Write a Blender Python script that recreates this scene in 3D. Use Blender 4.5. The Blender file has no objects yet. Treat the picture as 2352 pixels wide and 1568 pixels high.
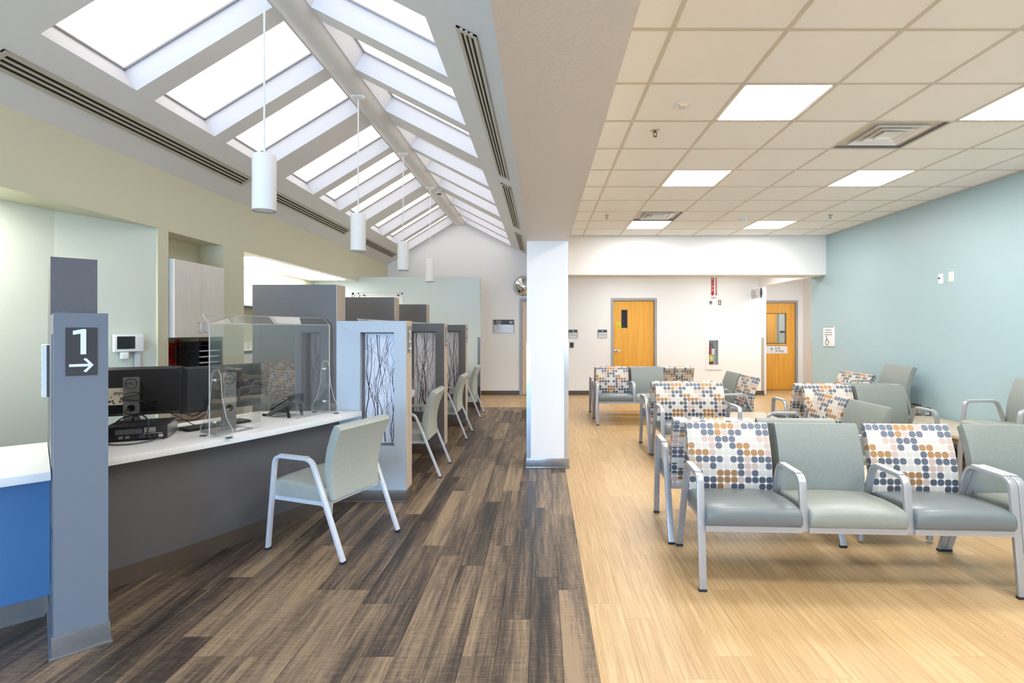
import bpy, math, random
from mathutils import Vector, Matrix

random.seed(7)
R = math.radians
PI = math.pi
scene = bpy.context.scene
col = scene.collection

# ------------------------------------------------------------------ camera
FPX, CX, CY, CAMZ = 1207.0, 1246.0, 757.0, 1.475      # focal length and vanishing point in 2352x1568 pixels
cam_d = bpy.data.cameras.new('camera')
cam = bpy.data.objects.new('camera', cam_d)
col.objects.link(cam)
cam.location = (0, 0, CAMZ)
cam.rotation_euler = (R(90), 0, 0)
cam_d.sensor_width = 36.0
cam_d.lens = 36.0 * FPX / 2352.0
cam_d.shift_x = -(CX - 1176.0) / 2352.0
cam_d.shift_y = (CY - 784.0) / 2352.0
cam_d.clip_start = 0.05
scene.camera = cam

# ------------------------------------------------------------------ light levels
SKYLIGHT = 1.8          # milky skylight panes
TROFFER = 34.0            # ceiling panels
REAR_WINDOW = 24.0        # daylight windows behind the camera
ALCOVE = 9.0
scene.view_settings.view_transform = 'Standard'
scene.view_settings.look = 'None'
scene.view_settings.exposure = 0.0
scene.view_settings.gamma = 1.0
scene.view_settings.use_curve_mapping = False

world = bpy.data.worlds.new('sky')
scene.world = world
world.use_nodes = True
wb = world.node_tree.nodes['Background']
wb.inputs[0].default_value = (0.75, 0.86, 1.0, 1)
wb.inputs[1].default_value = 0.6

# ------------------------------------------------------------------ materials
MATS = {}
def srgb(r, g, b):
    def f(c):
        c /= 255.0
        return c / 12.92 if c <= 0.04045 else ((c + 0.055) / 1.055) ** 2.4
    return (f(r), f(g), f(b), 1.0)

class NT:
    def __init__(self, name):
        m = bpy.data.materials.new(name); m.use_nodes = True
        self.m = m; self.t = m.node_tree; self.n = self.t.nodes; self.l = self.t.links
        self.bsdf = self.n['Principled BSDF']; self.out = self.n['Material Output']
        MATS[name] = m
    def node(self, typ, **kw):
        nd = self.n.new(typ)
        for k, v in kw.items(): setattr(nd, k, v)
        return nd
    def link(self, a, b): self.l.new(a, b)
    def math(self, op, a, b=None, c=None):
        nd = self.node('ShaderNodeMath', operation=op)
        for i, v in enumerate((a, b, c)):
            if v is None: continue
            if isinstance(v, (int, float)): nd.inputs[i].default_value = v
            else: self.link(v, nd.inputs[i])
        return nd.outputs[0]
    def mix(self, f, a, b, blend='MIX'):
        nd = self.node('ShaderNodeMix', data_type='RGBA', blend_type=blend)
        for i, v in ((0, f), (6, a), (7, b)):
            if isinstance(v, (int, float)): nd.inputs[i].default_value = v
            elif isinstance(v, tuple): nd.inputs[i].default_value = v
            else: self.link(v, nd.inputs[i])
        return nd.outputs[2]
    def ramp(self, fac, stops, interp='LINEAR'):
        nd = self.node('ShaderNodeValToRGB'); cr = nd.color_ramp; cr.interpolation = interp
        while len(cr.elements) < len(stops): cr.elements.new(0.5)
        for e, (p, c) in zip(cr.elements, stops): e.position = p; e.color = c
        self.link(fac, nd.inputs[0]); return nd.outputs[0]
    def noise(self, vec, scale, detail=3, rough=0.5):
        nd = self.node('ShaderNodeTexNoise')
        nd.inputs['Scale'].default_value = scale; nd.inputs['Detail'].default_value = detail
        nd.inputs['Roughness'].default_value = rough
        if vec is not None: self.link(vec, nd.inputs['Vector'])
        return nd.outputs[0]
    def coords(self, scale=(1, 1, 1), kind='Object', rand=False):
        tc = self.node('ShaderNodeTexCoord')
        mp = self.node('ShaderNodeMapping'); mp.inputs['Scale'].default_value = scale
        self.link(tc.outputs[kind], mp.inputs['Vector'])
        if rand:
            oi = self.node('ShaderNodeObjectInfo')
            cb = self.node('ShaderNodeCombineXYZ')
            self.link(self.math('MULTIPLY', oi.outputs['Random'], 37.0), cb.inputs[0])
            self.link(self.math('MULTIPLY', oi.outputs['Random'], 91.0), cb.inputs[1])
            self.link(cb.outputs[0], mp.inputs['Location'])
            self.rnd = oi.outputs['Random']
        return mp.outputs[0]
    def bump(self, h, strength=0.2, dist=0.002):
        nd = self.node('ShaderNodeBump'); nd.inputs['Strength'].default_value = strength
        nd.inputs['Distance'].default_value = dist
        self.link(h, nd.inputs['Height']); self.link(nd.outputs[0], self.bsdf.inputs['Normal'])
    def set(self, color=None, rough=None, metal=None, **kw):
        b = self.bsdf.inputs
        if color is not None:
            if isinstance(color, tuple): b['Base Color'].default_value = color
            else: self.link(color, b['Base Color'])
        if rough is not None:
            if isinstance(rough, (int, float)): b['Roughness'].default_value = rough
            else: self.link(rough, b['Roughness'])
        if metal is not None: b['Metallic'].default_value = metal
        for k, v in kw.items(): b[k].default_value = v
        return self.m

def plain(name, c, rough=0.5, metal=0.0, vary=0.04, scale=30, bump=0.0, **kw):
    t = NT(name); v = t.coords()
    n = t.noise(v, scale, 3)
    dark = tuple(x * (1 - vary) for x in c[:3]) + (1,)
    lite = tuple(min(1, x * (1 + vary)) for x in c[:3]) + (1,)
    t.set(t.ramp(n, [(0.3, dark), (0.7, lite)]), rough, metal, **kw)
    if bump: t.bump(n, bump, 0.002)
    return t.m

def paint(name, c, rough=0.55, peel=0.25, scale=95):
    t = NT(name); v = t.coords()
    n = t.noise(v, scale, 2, 0.5); big = t.noise(v, 0.8, 2)
    d = tuple(x * 0.975 for x in c[:3]) + (1,)
    t.set(t.mix(big, d, c), rough); t.bump(n, peel, 0.004)
    return t.m

def emit(name, c, s):
    t = NT(name); e = t.node('ShaderNodeEmission')
    e.inputs[0].default_value = c; e.inputs[1].default_value = s
    t.link(e.outputs[0], t.out.inputs[0]); return t.m

def weave(name, c, rough=0.5, amp=0.25, sc=(900, 900, 260), bump=0.15, spec=0.5):
    t = NT(name); v = t.coords(sc)
    n = t.noise(v, 1.0, 2, 0.6)
    a = tuple(x * (1 - amp) for x in c[:3]) + (1,); b = tuple(min(1, x * (1 + amp)) for x in c[:3]) + (1,)
    t.set(t.ramp(n, [(0.3, a), (0.7, b)]), rough, **{'Specular IOR Level': spec}); t.bump(n, bump, 0.001)
    return t.m

def wood(name, c1, c2, sc=(25, 25, 1.4), rough=0.4, rand=False):
    t = NT(name); v = t.coords(sc, rand=rand)
    n = t.noise(v, 1.0, 5, 0.6)
    w = t.node('ShaderNodeTexWave'); w.inputs['Scale'].default_value = 0.6; w.inputs['Distortion'].default_value = 6
    w.inputs['Detail'].default_value = 3; t.link(v, w.inputs['Vector'])
    f = t.math('MULTIPLY_ADD', w.outputs[1], 0.16, t.math('MULTIPLY', n, 0.84))
    t.set(t.ramp(f, [(0.25, c1), (0.7, c2)]), rough); t.bump(n, 0.05, 0.001)
    return t.m

def floor_dark():
    t = NT('dark_plank_vinyl'); v = t.coords((1, 1, 1), rand=True)
    def mapped(sx, sy, off=0.0):
        mp = t.node('ShaderNodeMapping'); mp.inputs['Scale'].default_value = (sx, sy, 1); mp.inputs['Location'].default_value = (off, off, 0)
        t.link(v, mp.inputs[0]); return mp.outputs[0]
    streak = t.noise(mapped(38, 1.6), 1.0, 5, 0.65)
    board = t.noise(mapped(9, 0.55, 5), 1.0, 1, 0.4)
    fine = t.noise(mapped(190, 6), 1.0, 3, 0.7)
    saw = t.noise(mapped(9, 60, 3), 1.0, 3, 0.7)
    f = t.math('MULTIPLY_ADD', streak, 0.48, t.math('MULTIPLY', board, 0.40))
    f = t.math('MULTIPLY_ADD', fine, 0.30, f)
    f = t.math('MULTIPLY_ADD', saw, 0.22, f)
    f = t.math('MULTIPLY_ADD', t.rnd, 0.20, f)
    c = t.ramp(f, [(0.62, srgb(42, 36, 32)), (0.725, srgb(75, 64, 55)), (0.82, srgb(114, 97, 80)), (0.95, srgb(158, 135, 108))])
    t.set(c, 0.42, **{'Specular IOR Level': 0.4}); t.bump(fine, 0.12, 0.001)
    return t.m

def floor_light():
    t = NT('light_plank_vinyl'); v = t.coords((1, 1, 1), rand=True)
    def mapped(sx, sy):
        mp = t.node('ShaderNodeMapping'); mp.inputs['Scale'].default_value = (sx, sy, 1)
        t.link(v, mp.inputs[0]); return mp.outputs[0]
    streak = t.noise(mapped(62, 1.7), 1.0, 5, 0.65); fine = t.noise(mapped(220, 5), 1.0, 3, 0.7)
    f = t.math('MULTIPLY_ADD', streak, 0.6, t.math('MULTIPLY', fine, 0.3))
    f = t.math('MULTIPLY_ADD', t.rnd, 0.07, f)
    c = t.ramp(f, [(0.33, srgb(172, 139, 97)), (0.48, srgb(194, 161, 115)), (0.62, srgb(217, 188, 143))])
    t.set(c, 0.36, **{'Specular IOR Level': 0.45}); t.bump(fine, 0.08, 0.001)
    return t.m

def dots():
    t = NT('dotted_fabric')
    uv = t.node('ShaderNodeUVMap'); uv.uv_map = 'cell'
    sp = t.node('ShaderNodeSeparateXYZ'); t.link(uv.outputs[0], sp.inputs[0])
    def pw(o):
        a = t.math('ABSOLUTE', t.math('SUBTRACT', t.math('FRACT', o), 0.5))
        return t.math('POWER', a, 2.5)
    s = t.math('ADD', pw(sp.outputs[0]), pw(sp.outputs[1]))
    mask = t.math('LESS_THAN', s, 0.47 ** 2.5)
    at = t.node('ShaderNodeVertexColor'); at.layer_name = 'dot'
    base = srgb(212, 206, 196)
    t.set(t.mix(mask, base, at.outputs[0]), 0.55)
    n = t.noise(t.coords((1500, 1500, 1500)), 1.0, 1); t.bump(n, 0.05, 0.001)
    return t.m

def acrylic(name, tint=(0.97, 0.985, 0.985, 1), ior=1.49, boost=1.0):
    t = NT(name)
    tr = t.node('ShaderNodeBsdfTransparent'); tr.inputs[0].default_value = tint
    gl = t.node('ShaderNodeBsdfGlossy'); gl.inputs['Roughness'].default_value = 0.01
    lw = t.node('ShaderNodeLayerWeight'); lw.inputs[0].default_value = 0.5
    f0 = ((ior - 1) / (ior + 1)) ** 2
    fac = t.math('MULTIPLY_ADD', t.math('POWER', lw.outputs['Facing'], 5.0), 1 - f0, f0)
    mx = t.node('ShaderNodeMixShader')
    t.link(t.math('MINIMUM', t.math('MULTIPLY', fac, boost), 1.0), mx.inputs[0])
    t.link(tr.outputs[0], mx.inputs[1]); t.link(gl.outputs[0], mx.inputs[2])
    t.link(mx.outputs[0], t.out.inputs[0]); return t.m

paint('white_paint', srgb(248, 246, 243))
paint('well_paint', srgb(222, 223, 227))
paint('vault_paint', srgb(232, 230, 226), peel=0.2)
paint('beam_paint', srgb(234, 227, 219), peel=0.3, scale=60)
paint('green_paint', srgb(217, 213, 184))
paint('recess_paint', srgb(216, 221, 206))
paint('mint_paint', srgb(214, 225, 224))
paint('blue_paint', srgb(168, 193, 199), rough=0.42, peel=0.35, scale=60)
paint('tile_mat', srgb(250, 247, 241), rough=0.9, peel=0.1, scale=160)
plain('grid_metal', srgb(214, 204, 188), 0.5, vary=0.01)
floor_dark(); floor_light(); dots()
plain('subfloor', srgb(70, 58, 46), 0.8)
weave('laminate', srgb(102, 100, 101), 0.42, 0.18)
weave('laminate_post_daylit', srgb(116, 122, 132), 0.42, 0.2)  # grey laminate with blue daylight mixed into its colour, for the front post
weave('laminate_daylit', srgb(180, 189, 198), 0.42, 0.15)  # same laminate, lightened and blued to stand for daylight on the low panel
weave('laminate_deep_daylit', srgb(74, 120, 166), 0.42, 0.15)  # same laminate in blue; the daylight on the left counter is painted in
wood('cap_wood', srgb(186, 170, 152), srgb(208, 194, 178), (30, 30, 2.0), 0.5)
plain('base_dark', srgb(92, 80, 70), 0.3, vary=0.05)
plain('base_steel', srgb(150, 150, 152), 0.22, 0.6, vary=0.03)
plain('steel', srgb(205, 212, 220), 0.16, 0.95, vary=0.03)
plain('silver_paint', srgb(172, 174, 178), 0.3, 0.35, vary=0.02)
plain('pale_paint', srgb(222, 226, 234), 0.32, 0.1, vary=0.02)
plain('arm_pad', srgb(196, 199, 202), 0.42, vary=0.02)
plain('rubber', srgb(38, 36, 38), 0.7)
plain('vinyl', srgb(110, 118, 120), 0.34, vary=0.03, scale=200)
weave('sage_weave', srgb(133, 139, 134), 0.45, 0.24, (330, 330, 330), 0.3)
weave('pale_sage', srgb(172, 177, 168), 0.42, 0.22, (330, 330, 330), 0.3)
weave('sage_seat', srgb(143, 148, 141), 0.36, 0.2, (330, 330, 330), 0.25)
wood('counter_white', srgb(236, 235, 233), srgb(243, 242, 240), (3, 40, 3), 0.38)
wood('cabinet_white', srgb(228, 220, 210), srgb(238, 232, 224), (60, 60, 3), 0.45)
wood('oak', srgb(222, 150, 42), srgb(246, 186, 80), (26, 26, 1.1), 0.38)
wood('maple', srgb(214, 186, 154), srgb(228, 203, 174), (26, 26, 1.1), 0.4)
wood('table_wood', srgb(172, 158, 138), srgb(208, 196, 176), (1.6, 40, 40), 0.4)
wood('credenza_wood', srgb(150, 130, 110), srgb(184, 164, 142), (40, 40, 2), 0.45)
plain('frame_grey', srgb(166, 166, 168), 0.4, 0.1, vary=0.02)
plain('white_plastic', srgb(238, 238, 236), 0.35, vary=0.01)
plain('white_enamel', srgb(244, 243, 240), 0.3, vary=0.01)
plain('black_plastic', srgb(24, 24, 27), 0.4, vary=0.1)
plain('monitor_black', srgb(40, 40, 44), 0.45, vary=0.08, scale=200)
plain('dark_grey', srgb(72, 74, 76), 0.45, vary=0.04)
plain('mid_grey', srgb(122, 124, 126), 0.4, vary=0.03)
plain('stand_grey', srgb(150, 150, 150), 0.32, 0.4, vary=0.03)
plain('print_grey', srgb(150, 150, 150), 0.6, vary=0.02)
plain('print_black', srgb(40, 38, 38), 0.6, vary=0.02)
plain('print_white', srgb(238, 240, 246), 0.5, vary=0.01)
plain('sign_black', srgb(60, 58, 62), 0.45, vary=0.03)
plain('sign_white', srgb(240, 240, 240), 0.45, vary=0.01)
plain('sign_silver', srgb(214, 214, 216), 0.35, 0.2, vary=0.02)
plain('red', srgb(178, 28, 34), 0.3, vary=0.04)
plain('sign_red', srgb(196, 40, 48), 0.5, vary=0.03)
plain('sign_green', srgb(40, 120, 110), 0.5, vary=0.03)
plain('yellow', srgb(242, 214, 20), 0.5, vary=0.03)
plain('slot_dark', srgb(40, 36, 28), 0.8)
plain('diffuser_beige', srgb(198, 190, 172), 0.45, 0.15, vary=0.02)
plain('aluminium', srgb(196, 190, 180), 0.3, 0.6, vary=0.02)
plain('brass', srgb(120, 108, 90), 0.3, 0.8, vary=0.05)
plain('ivory', srgb(232, 222, 196), 0.4, vary=0.02)
plain('mirror', srgb(225, 225, 225), 0.03, 1.0, vary=0.0)
plain('dark_glass', srgb(44, 46, 50), 0.06, vary=0.02)
plain('screen', srgb(46, 52, 54), 0.12, vary=0.02)
plain('resin', srgb(222, 222, 230), 0.3, vary=0.06, scale=6, **{'Transmission Weight': 0.0, 'Subsurface Weight': 0.0})
plain('twig_dark', srgb(50, 40, 42), 0.7, vary=0.15)
plain('card_cream', srgb(226, 216, 198), 0.7, vary=0.02)
plain('flower_red', srgb(120, 30, 40), 0.7); plain('flower_blue', srgb(70, 70, 110), 0.7)
plain('leaf_green', srgb(60, 84, 60), 0.7)
plain('rim_light', srgb(225, 225, 225), 0.5)
acrylic('acrylic', boost=2.8); acrylic('acrylic_edge', (0.90, 0.95, 0.95, 1), boost=2.5)
acrylic('pane_glass', (0.95, 0.98, 0.97, 1))
emit('skylight_glow', (1.0, 0.935, 0.905, 1), SKYLIGHT)
emit('troffer_glow', (1.0, 0.975, 0.95, 1), TROFFER)
emit('alcove_glow', (1.0, 1.0, 0.95, 1), ALCOVE)
emit('pendant_glow', (1.0, 0.97, 0.93, 1), 20.0)
emit('window_glow', (0.37, 0.63, 1.0, 1), REAR_WINDOW)
emit('window_glow_right', (1.0, 0.98, 0.95, 1), 3.5)  # unseen right rear windows, added to brighten the tile ceiling
emit('recess_glow', (1.0, 1.0, 0.92, 1), 45.0)
emit('corridor_glow', (0.95, 0.98, 1.0, 1), 30.0)  # for unseen ceiling panels added to light the corridor and side alcove
emit('led_amber', (1.0, 0.45, 0.1, 1), 1.6)

# ------------------------------------------------------------------ mesh helpers
class MB:
    def __init__(self): self.v = []; self.f = []
    def add(self, vs, fs):
        o = len(self.v); self.v += [tuple(p) for p in vs]; self.f += [tuple(i + o for i in f) for f in fs]; return self
    def box(self, x0, x1, y0, y1, z0, z1):
        x0, x1 = min(x0, x1), max(x0, x1); y0, y1 = min(y0, y1), max(y0, y1); z0, z1 = min(z0, z1), max(z0, z1)
        vs = [(x0, y0, z0), (x1, y0, z0), (x1, y1, z0), (x0, y1, z0), (x0, y0, z1), (x1, y0, z1), (x1, y1, z1), (x0, y1, z1)]
        return self.add(vs, [(0, 3, 2, 1), (4, 5, 6, 7), (0, 1, 5, 4), (1, 2, 6, 5), (2, 3, 7, 6), (3, 0, 4, 7)])
    def quad(self, a, b, c, d): return self.add([a, b, c, d], [(0, 1, 2, 3)])
    def prism(self, poly, z0, z1):
        n = len(poly)
        area = sum(poly[i][0] * poly[(i + 1) % n][1] - poly[(i + 1) % n][0] * poly[i][1] for i in range(n))
        if area < 0: poly = poly[::-1]
        vs = [(x, y, z0) for x, y in poly] + [(x, y, z1) for x, y in poly]
        fs = [tuple(range(n - 1, -1, -1)), tuple(range(n, 2 * n))]
        fs += [(i, (i + 1) % n, n + (i + 1) % n, n + i) for i in range(n)]
        return self.add(vs, fs)
    def extr(self, poly, o, u, w, n, d):
        """polygon given in axes u,w at origin o, extruded along n by d"""
        o, u, w, n = map(Vector, (o, u, w, n)); k = len(poly)
        area = sum(poly[i][0] * poly[(i + 1) % k][1] - poly[(i + 1) % k][0] * poly[i][1] for i in range(k))
        s = area * u.cross(w).dot(n)
        if s < 0: poly = poly[::-1]
        a = [o + u * p[0] + w * p[1] for p in poly]; b = [p + n * d for p in a]
        fs = [tuple(range(k - 1, -1, -1)), tuple(range(k, 2 * k))] + [(i, (i + 1) % k, k + (i + 1) % k, k + i) for i in range(k)]
        return self.add(a + b, fs)
    def tube(self, path, r, n=8, caps=True):
        P = [Vector(p) for p in path]; m = len(P); rs = r if isinstance(r, (list, tuple)) else [r] * m
        vs = []; prev = None
        for i, p in enumerate(P):
            t = (P[min(i + 1, m - 1)] - P[max(i - 1, 0)]).normalized()
            if prev is None:
                a = Vector((0, 0, 1)) if abs(t.z) < 0.9 else Vector((1, 0, 0)); u = t.cross(a).normalized()
            else:
                u = (prev - t * prev.dot(t)).normalized()
            prev = u; w = t.cross(u)
            for k in range(n):
                a = 2 * PI * k / n; vs.append(p + (u * math.cos(a) + w * math.sin(a)) * rs[i])
        fs = []
        for i in range(m - 1):
            for k in range(n):
                k2 = (k + 1) % n; fs.append((i * n + k, i * n + k2, (i + 1) * n + k2, (i + 1) * n + k))
        if caps: fs += [tuple(range(n - 1, -1, -1)), tuple(range((m - 1) * n, m * n))]
        return self.add(vs, fs)
    def lathe(self, prof, o=(0, 0, 0), axis=(0, 0, 1), n=24, caps=True):
        o = Vector(o); ax = Vector(axis).normalized()
        a = Vector((1, 0, 0)) if abs(ax.x) < 0.9 else Vector((0, 1, 0)); u = ax.cross(a).normalized(); w = ax.cross(u)
        vs = []
        for r, h in prof:
            for k in range(n):
                t = 2 * PI * k / n; vs.append(o + ax * h + (u * math.cos(t) + w * math.sin(t)) * r)
        fs = []; m = len(prof)
        for i in range(m - 1):
            for k in range(n):
                k2 = (k + 1) % n; fs.append((i * n + k, i * n + k2, (i + 1) * n + k2, (i + 1) * n + k))
        if caps: fs += [tuple(range(n - 1, -1, -1)), tuple(range((m - 1) * n, m * n))]
        return self.add(vs, fs)
    def ribbon(self, path, x0, x1, th):
        """flat bar bent in the (y,z) plane, spanning x0..x1"""
        m = len(path); L = []; Rr = []
        for i in range(m):
            a = Vector(path[max(i - 1, 0)]); b = Vector(path[min(i + 1, m - 1)]); t = (b - a).normalized()
            nrm = Vector((-t.y, t.x)); p = Vector(path[i])
            L.append(p + nrm * th / 2); Rr.append(p - nrm * th / 2)
        vs = []
        for i in range(m):
            vs += [(x0, L[i].x, L[i].y), (x1, L[i].x, L[i].y), (x1, Rr[i].x, Rr[i].y), (x0, Rr[i].x, Rr[i].y)]
        fs = []
        for i in range(m - 1):
            for k in range(4):
                k2 = (k + 1) % 4; fs.append((i * 4 + k, (i + 1) * 4 + k, (i + 1) * 4 + k2, i * 4 + k2))
        fs += [(0, 1, 2, 3), ((m - 1) * 4 + 3, (m - 1) * 4 + 2, (m - 1) * 4 + 1, (m - 1) * 4)]
        return self.add(vs, fs)
    def mesh(self, name, mat, smooth=None, bevel=None):
        me = bpy.data.meshes.new(name); me.from_pydata(self.v, [], self.f); me.update()
        import bmesh
        bm = bmesh.new(); bm.from_mesh(me); bmesh.ops.recalc_face_normals(bm, faces=bm.faces)
        if bevel:
            es = [e for e in bm.edges if len(e.link_faces) == 2 and e.calc_face_angle(0) > R(50)]
            bmesh.ops.bevel(bm, geom=es, offset=bevel, segments=2, profile=0.6, affect='EDGES', clamp_overlap=True)
        bm.to_mesh(me); bm.free()
        if mat: me.materials.append(MATS[mat])
        if smooth or bevel:
            me.shade_smooth(); me.set_sharp_from_angle(angle=R(smooth or 40))
        return me
    def build(self, name, mat, parent=None, smooth=None, bevel=None, label=None):
        return link(name, self.mesh(name, mat, smooth, bevel), parent, label)

def link(name, me, parent=None, label=None):
    o = bpy.data.objects.new(name, me); col.objects.link(o)
    if parent is not None: o.parent = parent
    if label: o['label'] = label
    return o
def tag(o, label, cat, group=None, kind=None):
    o['label'] = label; o['category'] = cat
    if group: o['group'] = group
    if kind: o['kind'] = kind
    return o
def thing(name, label, cat, loc=(0, 0, 0), rz=0.0, group=None, kind=None):
    o = bpy.data.objects.new(name, None); o.empty_display_size = 0.1; col.objects.link(o)
    o.location = loc; o.rotation_euler = (0, 0, rz)
    return tag(o, label, cat, group, kind)
def fillet(pts, r, n=5):
    out = [pts[0]]
    for i in range(1, len(pts) - 1):
        p = Vector(pts[i]); a = (Vector(pts[i - 1]) - p).normalized(); b = (Vector(pts[i + 1]) - p).normalized()
        for k in range(n + 1):
            t = k / n
            q = (p + a * r) * (1 - t) ** 2 + p * 2 * t * (1 - t) + (p + b * r) * t ** 2
            out.append(tuple(q))
    out.append(pts[-1]); return out
def smooth_path(pts, n=8):
    P = [Vector(p) for p in pts]; out = []
    for i in range(len(P) - 1):
        p0 = P[max(i - 1, 0)]; p1 = P[i]; p2 = P[i + 1]; p3 = P[min(i + 2, len(P) - 1)]
        for k in range(n):
            t = k / n
            out.append(0.5 * ((2 * p1) + (p2 - p0) * t + (2 * p0 - 5 * p1 + 4 * p2 - p3) * t * t + (3 * p1 - p0 - 3 * p2 + p3) * t ** 3))
    out.append(P[-1]); return out
def text_mesh(s, size, mat, align='LEFT', depth=0.0008, space=1.0):
    cu = bpy.data.curves.new('text', 'FONT'); cu.body = s; cu.size = size; cu.align_x = align; cu.extrude = depth
    cu.space_character = space; cu.resolution_u = 3
    ob = bpy.data.objects.new('text', cu); col.objects.link(ob)
    dg = bpy.context.evaluated_depsgraph_get(); me = bpy.data.meshes.new_from_object(ob.evaluated_get(dg))
    bpy.data.objects.remove(ob); bpy.data.curves.remove(cu)
    me.materials.clear(); me.materials.append(MATS[mat]); return me
def put_text(s, size, mat, loc, parent=None, rot=(PI / 2, 0, 0), align='LEFT', name='lettering', space=1.0):
    o = link(name, text_mesh(s, size, mat, align, space=space), parent); o.location = loc; o.rotation_euler = rot; return o
def arrow_poly(L, W, th):
    """arrow pointing +x from 0..L, head half width W"""
    h = th / 2; k = th * 0.71
    return [(0, -h), (L - th * 1.4, -h), (L - W - k, -W + 0.0 + k * 0 - 0.0), (L - W + k * 0.2, -W - k * 0.6), (L, 0), (L - W + k * 0.2, W + k * 0.6), (L - W - k, W), (L - th * 1.4, h), (0, h)]
def pix(x, y, Y):
    return Vector(((x - CX) * Y / FPX, Y, CAMZ - (y - CY) * Y / FPX))

# ------------------------------------------------------------------ room numbers
XL, XR = -3.50, 4.78           # left green wall, right blue wall
YF, YR = 11.87, -4.5           # far wall, rear wall behind the camera
ZC = 3.06                      # tile ceiling
BX0, BX1, BZ = -0.15, 0.283, 2.42   # beam
YH0, YH1, ZH = 8.857, 9.37, 2.40    # header at the end of the waiting area
FX = 0.243                     # dark / light floor joint
RIDGE_L, RIDGE_R, ZRIDGE = -1.985, -1.725, CAMZ + 2.392
ZWL = CAMZ + 1.46; ZWR = ZC

def S(name, mb, mat, label, cat, smooth=None):
    return tag(mb.build(name, mat, smooth=smooth), label, cat, kind='structure')

# ------------------------------------------------------------------ floor
floor = S('floor', MB().box(-5.2, 7.6, YR - 0.2, 15.2, -0.12, -0.004), 'subfloor',
          'floor of dark brown and light oak vinyl planks under the whole room', 'floor')
plank_cache = {}
def plank(name, x0, x1, y0, y1, mat):
    w, l = round(x1 - x0, 4), round(y1 - y0, 4)
    if w < 0.015 or l < 0.03: return
    key = (w, l, mat)
    if key not in plank_cache:
        g = 0.0007 if 'dark' in mat else 0.0004; a, b = w / 2 - g, l / 2 - g
        m = MB(); m.box(-a, a, -b, b, -0.004, 0.0)
        plank_cache[key] = m.mesh(name, mat)
    o = link(name, plank_cache[key], floor); o.location = ((x0 + x1) / 2, (y0 + y1) / 2, 0)
def lay(name, X0, X1, Y0, Y1, w, L, mat, seed, from_right=False):
    rnd = random.Random(seed); n = int(math.ceil((X1 - X0) / w))
    for i in range(n):
        if from_right: b = X1 - i * w; a = max(X0, b - w)
        else: a = X0 + i * w; b = min(X1, a + w)
        y = Y0 - L * (rnd.randint(0, 7) / 8.0)
        while y < Y1:
            plank(name, a, b, max(y, Y0), min(y + L, Y1), mat); y += L
lay('dark_plank', XL, FX, 1.0, 10.0, 0.152, 1.22, 'dark_plank_vinyl', 3, True)
lay('light_plank', FX, XR, 1.0, YF, 0.178, 1.22, 'light_plank_vinyl', 5)
lay('light_plank', -1.75, FX, 10.0, YF, 0.178, 1.22, 'light_plank_vinyl', 8, True)
lay('light_plank', XR, 6.4, 9.37, 12.8, 0.178, 1.22, 'light_plank_vinyl', 9)
m = MB(); m.box(XL, FX, YR, 1.0, -0.004, 0)
rest = m.build('dark_planks', 'dark_plank_vinyl', floor); rest['kind'] = 'stuff'
m = MB(); m.box(FX, XR, YR, 1.0, -0.004, 0)
rest = m.build('light_planks', 'light_plank_vinyl', floor); rest['kind'] = 'stuff'

# ------------------------------------------------------------------ walls
def holes_wall(mb, u0, u1, z0, z1, holes, put):
    us = sorted({u0, u1} | {h[0] for h in holes} | {h[1] for h in holes}); zs = sorted({z0, z1} | {h[2] for h in holes} | {h[3] for h in holes})
    us = [u for u in us if u0 <= u <= u1]; zs = [z for z in zs if z0 <= z <= z1]
    for i in range(len(us) - 1):
        for j in range(len(zs) - 1):
            cu, cz = (us[i] + us[i + 1]) / 2, (zs[j] + zs[j + 1]) / 2
            if any(h[0] < cu < h[1] and h[2] < cz < h[3] for h in holes): continue
            put(us[i], us[i + 1], zs[j], zs[j + 1])
D1 = (1.603, 2.527, 0, 2.134); D3 = (-0.462, 0.452, 0, 2.134)
EX = (3.757, 3.963, 0.688, 1.239)
m = MB(); holes_wall(m, -4.5, 5.0, 0, 4.2, [D1, D3, EX], lambda a, b, c, d: m.box(a, b, YF, YF + 0.15, c, d))
S('wall_far', m, 'white_paint', 'white end wall with an oak door and fire extinguisher niche', 'wall')
# alcove with the second oak door
D2 = (5.25, 6.164, 0, 2.134)
m = MB(); holes_wall(m, 4.85, 6.5, 0, 2.85, [D2], lambda a, b, c, d: m.box(a, b, 12.8, 12.92, c, d))
m.box(6.34, 6.5, 9.2, 12.8, 0, 2.85); m.box(5.0, 5.12, 12.02, 12.8, 0, 2.85)
m.box(4.9, 6.5, 9.2, 9.37, 0, 2.85)
S('wall_alcove', m, 'white_paint', 'cream walls of the side alcove around the lab door', 'wall')
S('ceiling_alcove', MB().box(4.9, 6.5, 9.37, 12.8, 2.80, 2.88), 'white_paint', 'ceiling of the side alcove before the lab door', 'ceiling')
S('trim_bulkhead', MB().box(4.88, 5.0, 9.37, YF, 2.44, 2.80), 'white_paint', 'white bulkhead over the opening to the side alcove', 'bulkhead')
m = MB(); m.box(4.4, 7.4, 14.3, 14.4, 0, 2.6); m.box(4.4, 4.5, 12.92, 14.3, 0, 2.6); m.box(7.3, 7.4, 12.92, 14.3, 0, 2.6); m.box(6.5, 7.3, 12.8, 12.92, 0, 2.6)
S('wall_beyond', m, 'mint_paint', 'pale mint corridor wall seen through the lab door window', 'wall')
S('ceiling_beyond', MB().box(4.4, 7.4, 12.92, 14.3, 2.6, 2.7), 'white_paint', 'ceiling of the corridor behind the lab door', 'ceiling')
# right blue wall
S('wall_right', MB().box(XR, XR + 0.12, YR, YH1, 0, ZC + 0.1), 'blue_paint', 'long grey-blue wall along the right of the waiting area', 'wall')
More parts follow.
